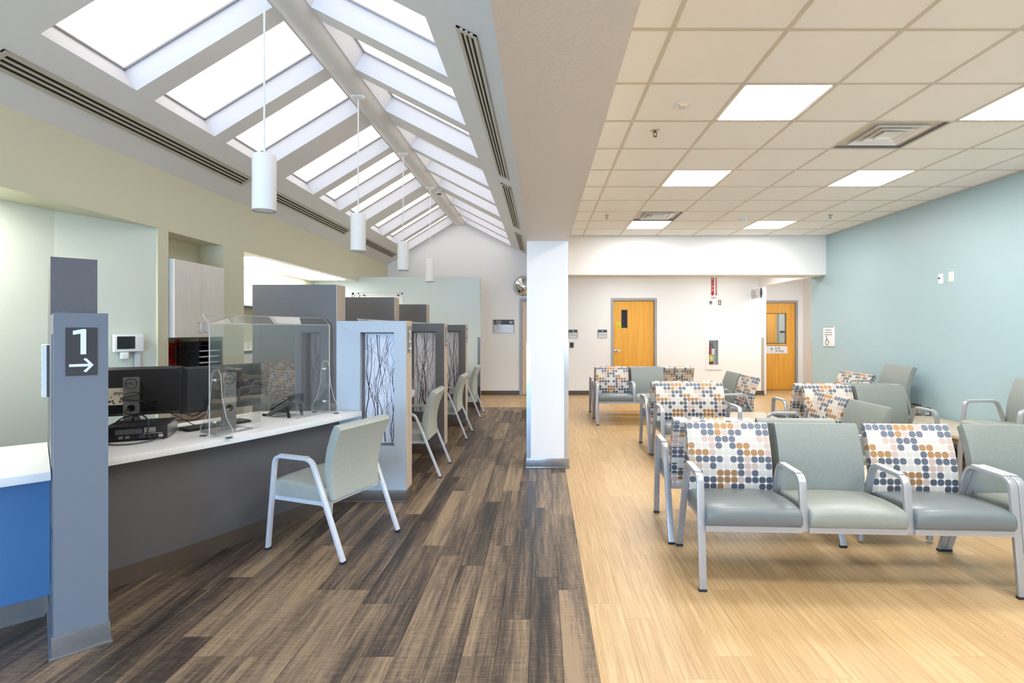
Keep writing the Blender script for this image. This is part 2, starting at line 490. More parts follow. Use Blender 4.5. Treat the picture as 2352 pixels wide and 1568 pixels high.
# header
S('trim_header', MB().box(BX1, XR, YH0, YH1, ZH, ZC + 0.1), 'white_paint', 'white dropped header spanning the end of the waiting area', 'header')
S('ceiling_corridor', MB().box(BX1, 4.9, YH1, YF, 2.8, 2.88), 'white_paint', 'corridor ceiling behind the white header', 'ceiling')
# beam and column
S('beam', MB().box(BX0, BX1, YR, YF, BZ, ZC + 0.1), 'beam_paint', 'broad textured beam between skylight vault and tile ceiling', 'beam')
column = S('column', MB().box(-0.167, 0.274, 5.6, 6.04, 0, BZ), 'white_paint', 'square white column under the beam with steel corner guards', 'column')
m = MB()
for sx, xe in ((-1, -0.167), (1, 0.274)):
    g = MB(); g.box(xe - (0.003 if sx < 0 else 0.042), xe + (0.042 if sx < 0 else 0.003), 5.596, 5.6, 0.11, 1.335)
    g.box(xe, xe + sx * 0.003, 5.6, 5.642, 0.11, 1.335)
    g.build('corner_guard', 'steel', column, label='steel corner guard')
g = MB(); g.box(-0.182, 0.289, 5.585, 6.055, 0, 0.016); g.box(-0.176, 0.283, 5.59, 6.05, 0.016, 0.105)
g.build('cove_base', 'base_steel', column, bevel=0.004, label='dark shiny cove base')
# rear wall behind the camera, with big windows; the right pair is added as fill light
WR = [(-3.3, -1.9, 0.25, 2.6), (-1.8, -0.4, 0.25, 2.6), (0.6, 2.2, 0.8, 2.4), (2.6, 4.2, 0.8, 2.4)]
m = MB(); holes_wall(m, XL - 0.9, XR + 0.1, 0, 4.2, WR, lambda a, b, c, d: m.box(a, b, YR - 0.15, YR, c, d))
S('wall_rear', m, 'white_paint', 'rear wall with tall windows behind the camera', 'wall')
for i, w in enumerate(WR):
    o = thing('window_%d' % (i + 21), 'tall daylight window in the rear wall number %s' % ('one', 'two', 'three', 'four')[i], 'window', kind='structure')
    g = MB()
    for a, b, c, d in ((w[0], w[0] + .05, w[2], w[3]), (w[1] - .05, w[1], w[2], w[3]), (w[0], w[1], w[2], w[2] + .05), (w[0], w[1], w[3] - .05, w[3]),
                       ((w[0] + w[1]) / 2 - .02, (w[0] + w[1]) / 2 + .02, w[2], w[3])):
        g.box(a, b, YR - 0.1, YR - 0.04, c, d)
    g.build('window_frame', 'frame_grey', o)
    MB().quad((w[0], YR - .12, w[2]), (w[1], YR - .12, w[2]), (w[1], YR - .12, w[3]), (w[0], YR - .12, w[3])).build('pane', 'window_glow' if i < 2 else 'window_glow_right', o)
# left green wall with recesses:  0) desk recess  1) cabinet niche  2) lit alcove
ZO = 2.40
m = MB()
holes_wall(m, YR, YF, 0, ZWL + 0.02, [(2.0, 4.784, 0, ZO), (4.918, 5.756, 0.90, 2.395), (6.16, 10.03, 0, 2.395)],
           lambda a, b, c, d: m.box(XL - 0.02, XL, a, b, c, d))
S('wall_left', m, 'green_paint', 'pale olive green wall below the skylight vault on the left', 'wall')
m = MB()
m.prism([(XL - 0.02, 4.784), (-3.79, 4.08), (-3.92, 4.08), (-3.92, 4.90), (XL - 0.02, 4.90)], 0, ZO)      # slanted jamb
m.prism([(-4.05, 1.9), (-3.91, 1.9), (-3.91, 3.55), (-3.79, 4.08), (-4.05, 4.1)], 0, ZO)                                                                     # back of desk recess
m.box(-4.05, XL - 0.02, 1.88, 2.0, 0, ZO)
S('wall_recess', m, 'recess_paint', 'pale green slanted wall and back of the recess behind the front desk', 'wall')
S('ceiling_recess', MB().box(-4.05, XL - 0.02, 1.9, 4.9, ZO, ZO + 0.1), 'green_paint', 'green soffit of the recess behind the front desk', 'soffit')
m = MB(); m.box(-3.80, -3.77, 4.90, 5.77, 0, 2.395); m.box(-3.80, XL - 0.02, 4.88, 4.918, 0, 2.395); m.box(-3.80, XL - 0.02, 5.756, 5.79, 0, 2.395)
m.box(-3.80, XL - 0.02, 4.88, 5.79, 2.395, 2.42)
S('wall_niche', m, 'green_paint', 'green cabinet niche set into the left wall', 'wall')
m = MB(); m.box(-4.47, -4.35, 6.0, 10.0, 0, 2.395); m.box(-4.35, XL - 0.02, 6.04, 6.16, 0, 2.395)
S('wall_office', m, 'green_paint', 'back wall of the brightly lit office alcove', 'wall')
S('ceiling_office', MB().box(-4.47, XL - 0.02, 6.04, 10.0, 2.395, 2.47), 'white_paint', 'white ceiling of the lit office alcove', 'ceiling')
# low seafoam wall
WN = (-3.63, -2.66, 1.2, 2.18)
m = MB(); holes_wall(m, -4.47, -1.185, 0, 2.478, [WN], lambda a, b, c, d: m.box(a, b, 10.0, 10.12, c, d))
low = S('wall_low', m, 'mint_paint', 'free-ended pale seafoam wall lower than the vault, behind the last desk', 'wall')
g = MB(); g.box(-1.235, -1.182, 9.997, 10.0, 0.1, 1.33); g.box(-1.185, -1.182, 10.0, 10.05, 0.1, 1.33); g.build('corner_guard', 'steel', low)
MB().box(-4.3, -1.18, 9.985, 10.0, 0, 0.1).build('cove_base', 'base_dark', low)
wn = thing('window_20', 'recessed white shuttered window in the seafoam wall', 'window', kind='structure')
MB().box(WN[0], WN[1], 10.06, 10.08, WN[2], WN[3]).build('shutter', 'white_enamel', wn)
g = MB(); g.box(WN[0], WN[1], 10.03, 10.06, WN[3] - 0.035, WN[3]); g.box(WN[0], WN[0] + .03, 10.03, 10.06, WN[2], WN[3]); g.box(WN[1] - .03, WN[1], 10.03, 10.06, WN[2], WN[3])
g.build('window_frame', 'white_plastic', wn)
for x in (-3.41, -2.755): MB().box(x - .012, x + .012, 10.02, 10.045, 2.12, 2.15).build('clip', 'black_plastic', wn)
# baseboards
def baseboard(name, mb, label): S(name, mb, 'base_dark', label, 'baseboard')
m = MB()
for a, b in ((-2.2, -0.52), (0.51, 1.545), (2.585, 4.995)): m.box(a, b, YF - 0.012, YF, 0, 0.1)
baseboard('baseboard_far', m, 'dark brown base along the far white wall')
m = MB(); m.box(6.33, 6.34, 9.4, 12.79, 0, 0.1); m.box(6.23, 6.33, 12.785, 12.8, 0, 0.1); m.box(5.0, 5.012, YF, 12.79, 0, 0.1)
baseboard('baseboard_alcove', m, 'dark brown base inside the side alcove')
baseboard('baseboard_right', MB().box(XR - 0.012, XR, YR, YH1, 0, 0.1), 'dark brown base along the blue wall')
g = MB(); g.box(4.94, 5.004, YF - 0.004, YF, 0.1, 1.30); g.box(5.0, 5.004, YF, YF + 0.06, 0.1, 1.30)
S('trim_1', g, 'aluminium', 'metal corner guard where the far wall turns into the alcove', 'corner guard')
g = MB(); g.box(XR - 0.004, XR, YH1 - 0.06, YH1 + 0.004, 0.1, 1.27); g.box(XR, XR + .05, YH1, YH1 + .004, 0.1, 1.27)
S('trim_2', g, 'cap_wood', 'tan corner guard at the end of the blue wall', 'corner guard')

# ------------------------------------------------------------------ skylight vault
OPEN_Y = []
for g0 in (-2.85, 0.15, 3.14, 6.13, 9.13):
    for k in range(3): OPEN_Y.append((g0 + k * 0.92, g0 + k * 0.92 + 0.745))
OPEN_Y = [(a, min(b, YF - 0.12)) for a, b in OPEN_Y]
WELL = 0.18
def slope(side):
    if side < 0:
        ridge = Vector((RIDGE_L, 0, ZRIDGE)); foot = Vector((XL, 0, ZWL)); xs = (-3.0,)
    else:
        ridge = Vector((RIDGE_R, 0, ZRIDGE)); foot = Vector((BX0, 0, ZWR)); xs = (-0.70,)
    d = ridge - foot
    t = (xs[0] - foot.x) / d.x
    n = Vector((-d.z, 0, d.x)) if d.x > 0 else Vector((d.z, 0, -d.x))
    n.normalize()
    if n.z < 0: n = -n
    return foot, ridge, d, t, n
vault = MB()
WIN = 0
for side in (-1, 1):
    foot, ridge, d, t0, n = slope(side)
    t1 = 0.992
    ts = [0, t0, t1, 1]; ys = sorted({YR, YF} | {v for ab in OPEN_Y for v in ab})
    P = lambda t, y, h=0: tuple(foot + d * t + n * h + Vector((0, y, 0)))
    for i in range(3):
        for j in range(len(ys) - 1):
            yc = (ys[j] + ys[j + 1]) / 2
            if i == 1 and any(a < yc < b for a, b in OPEN_Y): continue
            vault.quad(P(ts[i], ys[j]), P(ts[i + 1], ys[j]), P(ts[i + 1], ys[j + 1]), P(ts[i], ys[j + 1]))
    for k, (a, b) in enumerate(OPEN_Y):
        WIN += 1
        near = 'nearest' if k == 6 else ('%s from the near end' % ['', 'second', 'third', 'fourth', 'fifth', 'sixth', 'seventh', 'eighth', 'ninth'][k - 6] if k > 6 else 'overhead behind the view, bay %s' % ['one', 'two', 'three', 'four', 'five', 'six'][k])
        w = thing('window_%d' % (WIN + 30), 'deep skylight on the %s slope, %s' % ('left' if side < 0 else 'right', near), 'skylight',
                  loc=P((t0 + t1) / 2, (a + b) / 2), kind='structure')
        c = Vector(w.location); Q = lambda t, y, h: tuple(Vector(P(t, y, h)) - c)
        g = MB()
        for (ta, ya, tb, yb) in ((t0, a, t1, a), (t0, b, t1, b), (t0, a, t0, b), (t1, a, t1, b)):
            g.quad(Q(ta, ya, 0), Q(tb, yb, 0), Q(tb, yb, WELL), Q(ta, ya, WELL))
        g.build('light_well', 'well_paint', w)
        f = MB(); e = 0.018; et = e / d.length
        for (ta, ya, tb, yb) in ((t0, a, t1, a + e), (t0, b - e, t1, b), (t0, a, t0 + et, b), (t1 - et, a, t1, b)):
            f.add([Q(ta, ya, WELL - .012), Q(tb, ya, WELL - .012), Q(tb, yb, WELL - .012), Q(ta, yb, WELL - .012),
                   Q(ta, ya, WELL), Q(tb, ya, WELL), Q(tb, yb, WELL), Q(ta, yb, WELL)],
                  [(0, 1, 2, 3), (4, 5, 6, 7), (0, 1, 5, 4), (1, 2, 6, 5), (2, 3, 7, 6), (3, 0, 4, 7)])
        f.build('pane_frame', 'frame_grey', w)
        MB().quad(Q(t0, a, WELL), Q(t1, a, WELL), Q(t1, b, WELL), Q(t0, b, WELL)).build('pane', 'skylight_glow', w)
vault.quad((RIDGE_L, YR, ZRIDGE), (RIDGE_R, YR, ZRIDGE), (RIDGE_R, YF, ZRIDGE), (RIDGE_L, YF, ZRIDGE))
S('ceiling_vault', vault, 'vault_paint', 'white pitched vault with ridge and rows of skylights', 'ceiling')
S('trim_ridge', MB().extr([(-0.13, 0.002), (0.13, 0.002), (0.09, -0.035), (0.03, -0.055), (-0.03, -0.055), (-0.09, -0.035)],
  ((RIDGE_L + RIDGE_R) / 2, YR, ZRIDGE), (1, 0, 0), (0, 0, 1), (0, 1, 0), YF - YR), 'vault_paint', 'smooth rounded ridge beam along the top of the vault', 'beam', smooth=50)

# linear slot diffusers on both slopes
def diffuser(side, y0, y1, label):
    foot, ridge, d, t0, n = slope(side); L = d.length; u = d / L
    xs = (-3.304, -3.177) if side < 0 else (-0.379, -0.499)
    ta = (xs[0] - foot.x) / d.x * L; tb = (xs[1] - foot.x) / d.x * L
    o = thing('slot_diffuser', label, 'air diffuser', tuple(foot + u * (ta + tb) / 2 + Vector((0, y0, 0))), group='slot diffusers in the vault')
    hw = abs(tb - ta) / 2
    def bar(a, b, h0, h1, ya, yb, name, mat):
        g = MB(); g.extr([(a, 0), (b, 0), (b, h1 - h0), (a, h1 - h0)], -n * h0 * 1.0 + Vector((0, ya, 0)), u, -n, (0, 1, 0), yb - ya); g.build(name, mat, o)
    Ly = y1 - y0
    bar(-hw, hw, 0.001, 0.003, 0, Ly, 'backing', 'slot_dark')
    w = 2 * hw
    edges = [(-hw, -hw + w * .17), (-hw + w * .32, -hw + w * .42), (-hw + w * .56, -hw + w * .66), (-hw + w * .81, hw)]
    for i, (a, b) in enumerate(edges): bar(a, b, 0.003, 0.012, 0, Ly, 'blade', 'diffuser_beige')
    bar(-hw, hw, 0.003, 0.0125, 0, 0.035, 'end_plate', 'diffuser_beige'); bar(-hw, hw, 0.003, 0.0125, Ly - 0.035, Ly, 'end_plate', 'diffuser_beige')
for side, sn in ((-1, 'left'), (1, 'right')):
    spans = ((3.1, 5.76), (6.2, 8.72), (9.42, 11.5)) if side < 0 else ((3.04, 5.96), (6.3, 8.9), (9.5, 11.5))
    for (a, b), nm in zip(spans, ('nearest', 'middle', 'farthest')):
        diffuser(side, a, b, '%s beige linear slot diffuser along the %s slope of the vault' % (nm, sn))

# ------------------------------------------------------------------ tile ceiling
ceiling = S('ceiling', MB().box(BX1, XR, YR, YH0, ZC + 0.02, ZC + 0.12), 'grid_metal', 'suspended ceiling of cream square tiles in a metal grid', 'ceiling')
T = 0.61
gx = [0.685 + T * i for i in range(7)]; gxs = [BX1] + gx + [XR]
gy = [3.382 - T * 12 + T * i for i in range(22)]; gy = [y for y in gy if y < YH0 - 0.05]; gys = [YR] + [y for y in gy if y > YR] + [YH0]
FIX = {}
for r_ in (3.382 - 3 * T * 2, 3.382 - 3 * T, 3.382, 3.382 + 3 * T, 3.382 + 7 * T):
    FIX[(2, round(r_, 2))] = 'light'; FIX[(5, round(r_, 2))] = 'light'
FIX[(4, round(3.382 + T, 2))] = 'vent'; FIX[(2, round(3.382 + 6 * T, 2))] = 'vent'
LIGHTS = []; VENTS = []; tile_cache = {}
tri = MB(); back_tiles = MB()
for i in range(len(gxs) - 1):
    for j in range(len(gys) - 1):
        x0, x1, y0, y1 = gxs[i], gxs[i + 1], gys[j], gys[j + 1]
        k = FIX.get((i, round(y0, 2)))
        if k == 'light': LIGHTS.append((x0, x1, y0, y1)); continue
        if k == 'vent': VENTS.append((x0, x1, y0, y1)); continue
        w, l = round(x1 - x0 - 0.004, 3), round(y1 - y0 - 0.004, 3)
        if y1 < 2.2: back_tiles.box(x0 + .002, x1 - .002, y0 + .002, y1 - .002, ZC, ZC + 0.015); continue
        if (w, l) not in tile_cache: tile_cache[(w, l)] = MB().box(-w / 2, w / 2, -l / 2, l / 2, 0, 0.015).mesh('ceiling_tile', 'tile_mat')
        o = link('ceiling_tile', tile_cache[(w, l)], ceiling); o.location = ((x0 + x1) / 2, (y0 + y1) / 2, ZC)
o = back_tiles.build('ceiling_tiles', 'tile_mat', ceiling); o['kind'] = 'stuff'
for x in gx: MB().box(x - 0.012, x + 0.012, YR, YH0, ZC - 0.004, ZC + 0.012).build('grid_bar', 'grid_metal', ceiling)
for y in gys[1:-1]: MB().box(BX1, XR, y - 0.012, y + 0.012, ZC - 0.0035, ZC + 0.0115).build('grid_bar', 'grid_metal', ceiling)
for x, nm in ((BX1 + 0.012, 0), (XR - 0.012, 1)): MB().box(x - 0.012, x + 0.012, YR, YH0, ZC - 0.003, ZC + 0.011).build('wall_angle', 'grid_metal', ceiling)
MB().box(BX1, XR, YH0 - .024, YH0, ZC - 0.003, ZC + 0.011).build('wall_angle', 'grid_metal', ceiling)
def light_label(x, y):
    side = 'near the beam' if x < 2.2 else 'toward the blue wall'
    if y > 7: return 'farthest square ceiling light panel %s' % side
    if y > 5: return 'middle square ceiling light panel %s' % side
    if y > 3: return 'nearest large square ceiling light panel %s' % side
    return 'square ceiling light panel %s, row %s behind the view' % (side, 'one' if y > 0 else 'two')
def troffer(x0, x1, y0, y1, z, label, glow='troffer_glow'):
    o = thing('ceiling_light', label, 'ceiling light', ((x0 + x1) / 2, (y0 + y1) / 2, z), group='square ceiling light panels')
    a, b = (x1 - x0) / 2 - 0.013, (y1 - y0) / 2 - 0.013
    g = MB()
    for bx in ((-a, -a + .012, -b, b), (a - .012, a, -b, b), (-a, a, -b, -b + .012), (-a, a, b - .012, b)): g.box(*bx, -0.002, 0.02)
    g.build('frame', 'white_enamel', o)
    MB().box(-a + .012, a - .012, -b + .012, b - .012, 0.004, 0.014).build('lens', glow, o)
for L_ in LIGHTS: troffer(*L_, ZC, light_label(L_[0], L_[2]))
for i, (x0, x1, y0, y1) in enumerate(sorted(VENTS, key=lambda q: q[2])):
    o = thing('ceiling_vent', ('nearer large square air vent with nested frames in the tile ceiling', 'farther square air vent beside a light panel near the white header')[i],
              'ceiling vent', ((x0 + x1) / 2, (y0 + y1) / 2, ZC), group='square ceiling vents')
    MB().box(-.29, .29, -.29, .29, 0.10, 0.11).build('duct_back', 'slot_dark', o)
    g = MB()
    for s in (-1, 1):
        g.add([(s * .292, -.292, 0), (s * .292, .292, 0), (s * .27, .27, .10), (s * .27, -.27, .10)], [(0, 1, 2, 3)])
        g.add([(-.292, s * .292, 0), (.292, s * .292, 0), (.27, s * .27, .10), (-.27, s * .27, .10)], [(0, 1, 2, 3)])
    g.build('housing', 'mid_grey', o)
    def ring(r0, r1, z0, z1):
        g = MB()
        cs = [(-1, -1), (1, -1), (1, 1), (-1, 1)]
        for k in range(4):
            a, b = cs[k], cs[(k + 1) % 4]
            vs = [(a[0] * r0, a[1] * r0, z0), (b[0] * r0, b[1] * r0, z0), (b[0] * r1, b[1] * r1, z1), (a[0] * r1, a[1] * r1, z1)]
            vs += [(x, y, z + 0.006) for x, y, z in vs]
            g.add(vs, [(0, 1, 2, 3), (7, 6, 5, 4), (0, 4, 5, 1), (2, 6, 7, 3)])
        g.build('cone', 'white_enamel', o)
    ring(.205, .178, -0.006, .02); ring(.135, .112, -0.006, .018); ring(.075, .06, -0.006, .012)
    MB().box(-.06, .06, -.06, .06, 0.010, 0.016).build('centre_plate', 'white_enamel', o)
def sprinkler(x, y, label):
    o = thing('sprinkler_head', label, 'sprinkler', (x, y, ZC), group='ceiling sprinklers')
    MB().lathe([(0.036, 0), (0.034, -0.006), (0.012, -0.008)], n=20).build('escutcheon', 'aluminium', o, smooth=40)
    g = MB(); g.tube([(0, 0, -.006), (0, 0, -.02)], 0.009); g.tube([(-.012, 0, -.018), (-.014, 0, -.035), (0, 0, -.048)], .0035, 6); g.tube([(.012, 0, -.018), (.014, 0, -.035), (0, 0, -.048)], .0035, 6)
    g.build('frame_arms', 'brass', o, smooth=40)
    MB().lathe([(0.017, -.050), (0.017, -.048)], n=14).build('deflector', 'brass', o)
sprinkler(0.896, 4.18, 'nearest ceiling sprinkler head close to the beam')
sprinkler(0.89, 7.27, 'far ceiling sprinkler head close to the beam')
sprinkler(3.97, 7.25, 'far ceiling sprinkler head close to the blue wall')
o = thing('smoke_detector', 'white round smoke detector between the two far light panels', 'smoke detector', (2.83, 7.41, ZC))
MB().lathe([(0.075, 0), (0.075, -0.02), (0.06, -0.025)], n=24).build('base', 'white_plastic', o, smooth=30)
MB().lathe([(0.055, -0.025), (0.05, -0.05), (0.03, -0.056)], n=24).build('sensor_head', 'sign_silver', o, smooth=30)
o = thing('smoke_detector', 'white round smoke detector on the vault ridge by the farthest pendant', 'smoke detector', (-1.76, 8.95, ZRIDGE - 0.045))
MB().lathe([(0.07, 0.045), (0.07, -0.02), (0.05, -0.035)], n=20).build('base', 'white_plastic', o, smooth=30)
MB().lathe([(0.04, -0.035), (0.035, -0.045)], n=16).build('sensor_head', 'dark_grey', o, smooth=30)
o = thing('exit_sensor', 'small white square ceiling sensor with amber indicator lights', 'sensor', (0.988, 3.71, ZC))
MB().box(-.05, .05, -.05, .05, -.012, 0).build('plate', 'white_plastic', o, bevel=.003)
MB().lathe([(0.03, -0.012), (0.024, -0.022), (0.01, -0.026)], n=16).build('dome', 'sign_silver', o, smooth=40)
for k in (-1, 0, 1): MB().box(k * .018 - .006, k * .018 + .006, -.04, -.03, -.0135, -.012).build('indicator', 'led_amber', o)
# unseen panels added to light corridor and alcove, then office and recess fixtures
troffer(1.4, 2.0, 10.2, 10.8, 2.775, 'unseen square light panel added to the corridor ceiling near the oak door', 'corridor_glow')
troffer(3.6, 4.2, 10.2, 10.8, 2.775, 'unseen square light panel added to the corridor ceiling near the lab door', 'corridor_glow')
troffer(5.3, 5.9, 10.6, 11.2, 2.775, 'unseen square light panel added to the side alcove ceiling', 'corridor_glow')
troffer(5.2, 5.8, 13.3, 13.9, 2.575, 'unseen square light panel added beyond the lab door', 'troffer_glow')
o = thing('office_light', 'long bright light panel in the office alcove ceiling', 'ceiling light', (-3.93, 8.1, 2.395))
MB().box(-.33, .33, -1.5, 1.5, -0.012, 0).build('lens', 'alcove_glow', o); MB().box(-.35, .35, -1.52, 1.52, -0.004, -0.001).build('frame', 'white_enamel', o)
o = thing('recess_light', 'slim light panel under the soffit behind the front desk', 'ceiling light', (-3.72, 2.94, ZO))
MB().box(-.13, .13, -.5, .5, -0.012, 0).build('lens', 'recess_glow', o); MB().box(-.145, .145, -.515, .515, -0.004, -0.001).build('frame', 'white_enamel', o)

# ------------------------------------------------------------------ pendants
for i, y in enumerate((3.504, 5.29, 7.0, 8.68)):
    o = thing('pendant_light', '%s white cylinder pendant hanging from the vault ridge' % ('nearest', 'second nearest', 'third', 'farthest')[i], 'pendant light', (-1.855, y, 2.265), group='pendants along the ridge')
    top = ZRIDGE - 0.055 - 2.265
    MB().lathe([(0.074, 0.004), (0.074, 0.366), (0.070, 0.372), (0.012, 0.374)], n=32).build('shade', 'white_enamel', o, smooth=40)
    MB().lathe([(0.066, -0.001), (0.074, -0.001), (0.074, 0.005), (0.066, 0.005)], n=32, caps=False).build('rim', 'frame_grey', o, smooth=40)
    MB().lathe([(0.066, 0.004), (0.0, 0.0041)], n=28, caps=False).build('lens', 'pendant_glow', o)
    MB().tube([(0, 0, 0.372), (0, 0, top)], 0.0065, 8).build('rod', 'white_enamel', o, smooth=40)
    MB().lathe([(0.066, top + .02), (0.066, top - 0.005), (0.05, top - 0.016), (0.012, top - 0.018)], n=24).build('canopy', 'white_enamel', o, smooth=40)

# ------------------------------------------------------------------ doors
def door(name, D, y, label, mat, win=None, handle='left', glass='dark_glass', win_frame='base_dark'):
    x0, x1, _, z1 = D
    o = thing(name, label, 'door', ((x0 + x1) / 2, y, 0), kind='structure'); w = (x1 - x0) / 2
    g = MB(); e = 0.055
    g.box(-w - e, -w, -0.015, 0.14, 0, z1 + e); g.box(w, w + e, -0.015, 0.14, 0, z1 + e); g.box(-w, w, -0.015, 0.14, z1, z1 + e)
    g.build('door_frame', 'frame_grey', o)
    hs = []
    if win: hs = [(win[0] - (x0 + x1) / 2, win[1] - (x0 + x1) / 2, win[2], win[3])]
    g = MB(); holes_wall(g, -w + .003, w - .003, 0.008, z1 - .003, hs, lambda a, b, c, d: g.box(a, b, 0.03, 0.075, c, d))
    leaf = g.build('leaf', mat, o)
    if win:
        a, b, c, d = hs[0]
        g = MB()
        for q in ((a, a + .015, c, d), (b - .015, b, c, d), (a, b, c, c + .015), (a, b, d - .015, d)): g.box(q[0], q[1], 0.024, 0.08, q[2], q[3])
        g.build('glazing_bead', win_frame, o)
        MB().box(a + .012, b - .012, 0.05, 0.056, c + .012, d - .012).build('pane', glass, o)
    s = -1 if handle == 'left' else 1
    hx = s * (w - 0.06)
    g = MB(); g.lathe([(0.034, 0), (0.034, -0.012), (0.012, -0.014)], (hx, 0.03, 1.0), (0, 1, 0), 20)
    g.tube([(hx, 0.02, 1.0), (hx, -0.03, 1.0), (hx - s * 0.02, -0.036, 1.0), (hx - s * 0.125, -0.036, 0.995)], 0.0105, 10)
    g.build('handle', 'steel', o, smooth=40)
    for z in (0.25, 1.05, 1.9):
        MB().tube([(-s * (w - 0.002), 0.025, z - .05), (-s * (w - 0.002), 0.025, z + .05)], 0.008, 8).build('hinge', 'frame_grey', o, smooth=40)
    return o
d1 = door('door_1', D1, YF, 'orange oak door with a narrow dark window and yellow sticker', 'oak', (1.78, 1.927, 1.514, 1.927))
g = MB().box(-0.392, -0.285, 0.027, 0.03, 1.50, 1.645); s_ = g.build('sticker', 'yellow', d1)
for k in range(4): MB().box(-0.38, -0.30 - 0.02 * (k % 2), 0.0262, 0.027, 1.525 + k * .03, 1.533 + k * .03).build('print_line', 'sign_green', s_)
d2 = door('door_2', D2, 12.8, 'orange oak door with a large window and lab sign in the alcove', 'oak', (5.46, 5.95, 1.136, 1.878), glass='pane_glass')
for dx in (0.107, 0.262):
    for z in (1.96, 2.04): MB().lathe([(0.012, 0), (0.012, -.004)], (dx, 0.03, z), (0, 1, 0), 10).build('screw_cap', 'steel', d2)
d3 = door('door_3', D3, YF, 'pale maple door in a grey frame half hidden by the column', 'maple', handle='right')
# lab sign on door 2
sx = thing('lab_sign', 'white sign with up arrow reading Lab X-Ray on the alcove door', 'sign', (5.72, 12.827, 0.99))
MB().box(-.257, .257, -.006, 0.003, -.095, .10).build('panel', 'sign_white', sx)
MB().box(-.257, .15, -.0075, -.006, .088, .10).build('green_stripe', 'sign_green', sx); MB().box(.15, .257, -.0075, -.006, .088, .10).build('red_stripe', 'sign_red', sx)
put_text('Lab', 0.085, 'print_black', (-.045, -.0065, .015), sx); put_text('X-Ray', 0.085, 'print_black', (-.045, -.0065, -.06), sx)
g = MB().extr(arrow_poly(0.085, 0.035, 0.011), (-.125, -.006, -.04), (0, 0, 1), (1, 0, 0), (0, -1, 0), 0.0015); g.build('arrow', 'print_black', sx)
# things seen beyond the lab door window
o = thing('inner_door', 'yellow oak door leaf seen through the lab door window', 'door', (5.90, 14.3, 0))
MB().box(-.5, .46, -.02, .0, 0, 2.2).build('leaf', 'oak', o); MB().box(.46, .50, -.03, .0, 0, 2.25).build('door_frame', 'frame_grey', o)
o = thing('room_sign', 'small grey-topped sign on the mint wall beyond the lab door', 'sign', (6.52, 14.3, 1.36))
MB().box(-.07, .07, -.015, 0, -.09, .09).build('panel', 'sign_silver', o); MB().box(-.065, .065, -.018, -.015, .03, .085).build('header', 'dark_grey', o)

# ------------------------------------------------------------------ signs and fittings on far wall
def wall_sign(name, x0, x1, z0, z1, label, lines, head=0.37):
    o = thing(name, label, 'sign', ((x0 + x1) / 2, YF, (z0 + z1) / 2)); w, h = (x1 - x0) / 2, (z1 - z0) / 2
    n = 10; bow = 0.012
    def curve(za, zb, off):
        g = MB(); vs = []
        for i in range(n + 1):
            x = -w + 2 * w * i / n; y = -0.010 - bow * (1 - (x / w) ** 2) - off
            vs += [(x, y, za), (x, y, zb)]
        fs = [(2 * i, 2 * i + 2, 2 * i + 3, 2 * i + 1) for i in range(n)]
        b = len(vs); vs += [(-w, 0, za), (-w, 0, zb), (w, 0, za), (w, 0, zb)]
        fs += [(b, 0, 1, b + 1), (2 * n, b + 2, b + 3, 2 * n + 1), tuple([b] + [2 * i for i in range(n + 1)] + [b + 2]), tuple([b + 1] + [2 * i + 1 for i in range(n + 1)] + [b + 3])]
        g.add(vs, fs); return g
    zs = h - 2 * h * head
    curve(-h, zs, 0).build('panel', 'sign_silver', o); curve(zs, h, 0.001).build('header', 'dark_grey', o)
    for k in range(2): MB().box((-w, w - .006)[k], (-w + .006, w)[k], -.02, 0, -h, h).build('edge_strip', 'mid_grey', o)
    for (s, size, mat, x, z) in lines: put_text(s, size, mat, (x, -0.0245, z), o)
    return o
ws = wall_sign('directory_sign', -1.111, -0.64, 1.406, 1.70, 'grey and silver clinic directory sign on the far wall left of the column',
               [('FAMILY', 0.034, 'print_white', -.165, .105), ('HEALTH', 0.034, 'print_white', -.165, .075), ('CLINIC', 0.034, 'print_white', -.165, .045),
                ('Lab', 0.036, 'print_grey', -.165, -.005), ('X-Ray', 0.036, 'print_grey', -.16, -.045)])
MB().extr(arrow_poly(.04, .014, .006), (-.205, -.022, .06), (0, 0, 1), (1, 0, 0), (0, -1, 0), .003).build('arrow', 'print_white', ws)
MB().lathe([(.008, 0), (.008, -.003)], (-.195, -.022, .005), (0, 1, 0), 10).build('bullet', 'print_grey', ws)
g = MB()
for dx, dz in ((-.022, .01), (.022, .01), (0, -.008)): g.lathe([(.018, -.002), (.018, -.004), (.009, -.004), (.009, -.002)], (.165 + dx, -.0165, .087 + dz), (0, 1, 0), 14, caps=False)
g.build('emblem', 'print_white', ws)
for x0, x1, lab, rows in ((0.585, 0.79, 'small grey-topped room sign beside the column above the black switch', ((-.085, -.005, .01), (-.065, .075, -.03), )),
                          (1.25, 1.455, 'small grey-topped room sign left of the oak door', ((-.08, .08, -.02),))):
    o = wall_sign('room_sign', x0, x1, 1.295, 1.475, lab, [], 0.34)
    for a, b, z in rows: MB().box(a, b, -.026, -.0215, z - .006, z + .006).build('print_line', 'print_grey', o)
    MB().box(-.015, .015, -.0265, -.022, .055, .07).build('emblem', 'print_white', o)
o = thing('wall_switch', 'small black wall plate below the room sign by the column', 'switch', (0.66, YF, 1.13))
MB().box(-.045, .045, -.014, 0, -.06, .06).build('plate', 'dark_grey', o, bevel=.003); MB().box(-.025, .025, -.018, -.014, -.035, .035).build('keypad', 'black_plastic', o)
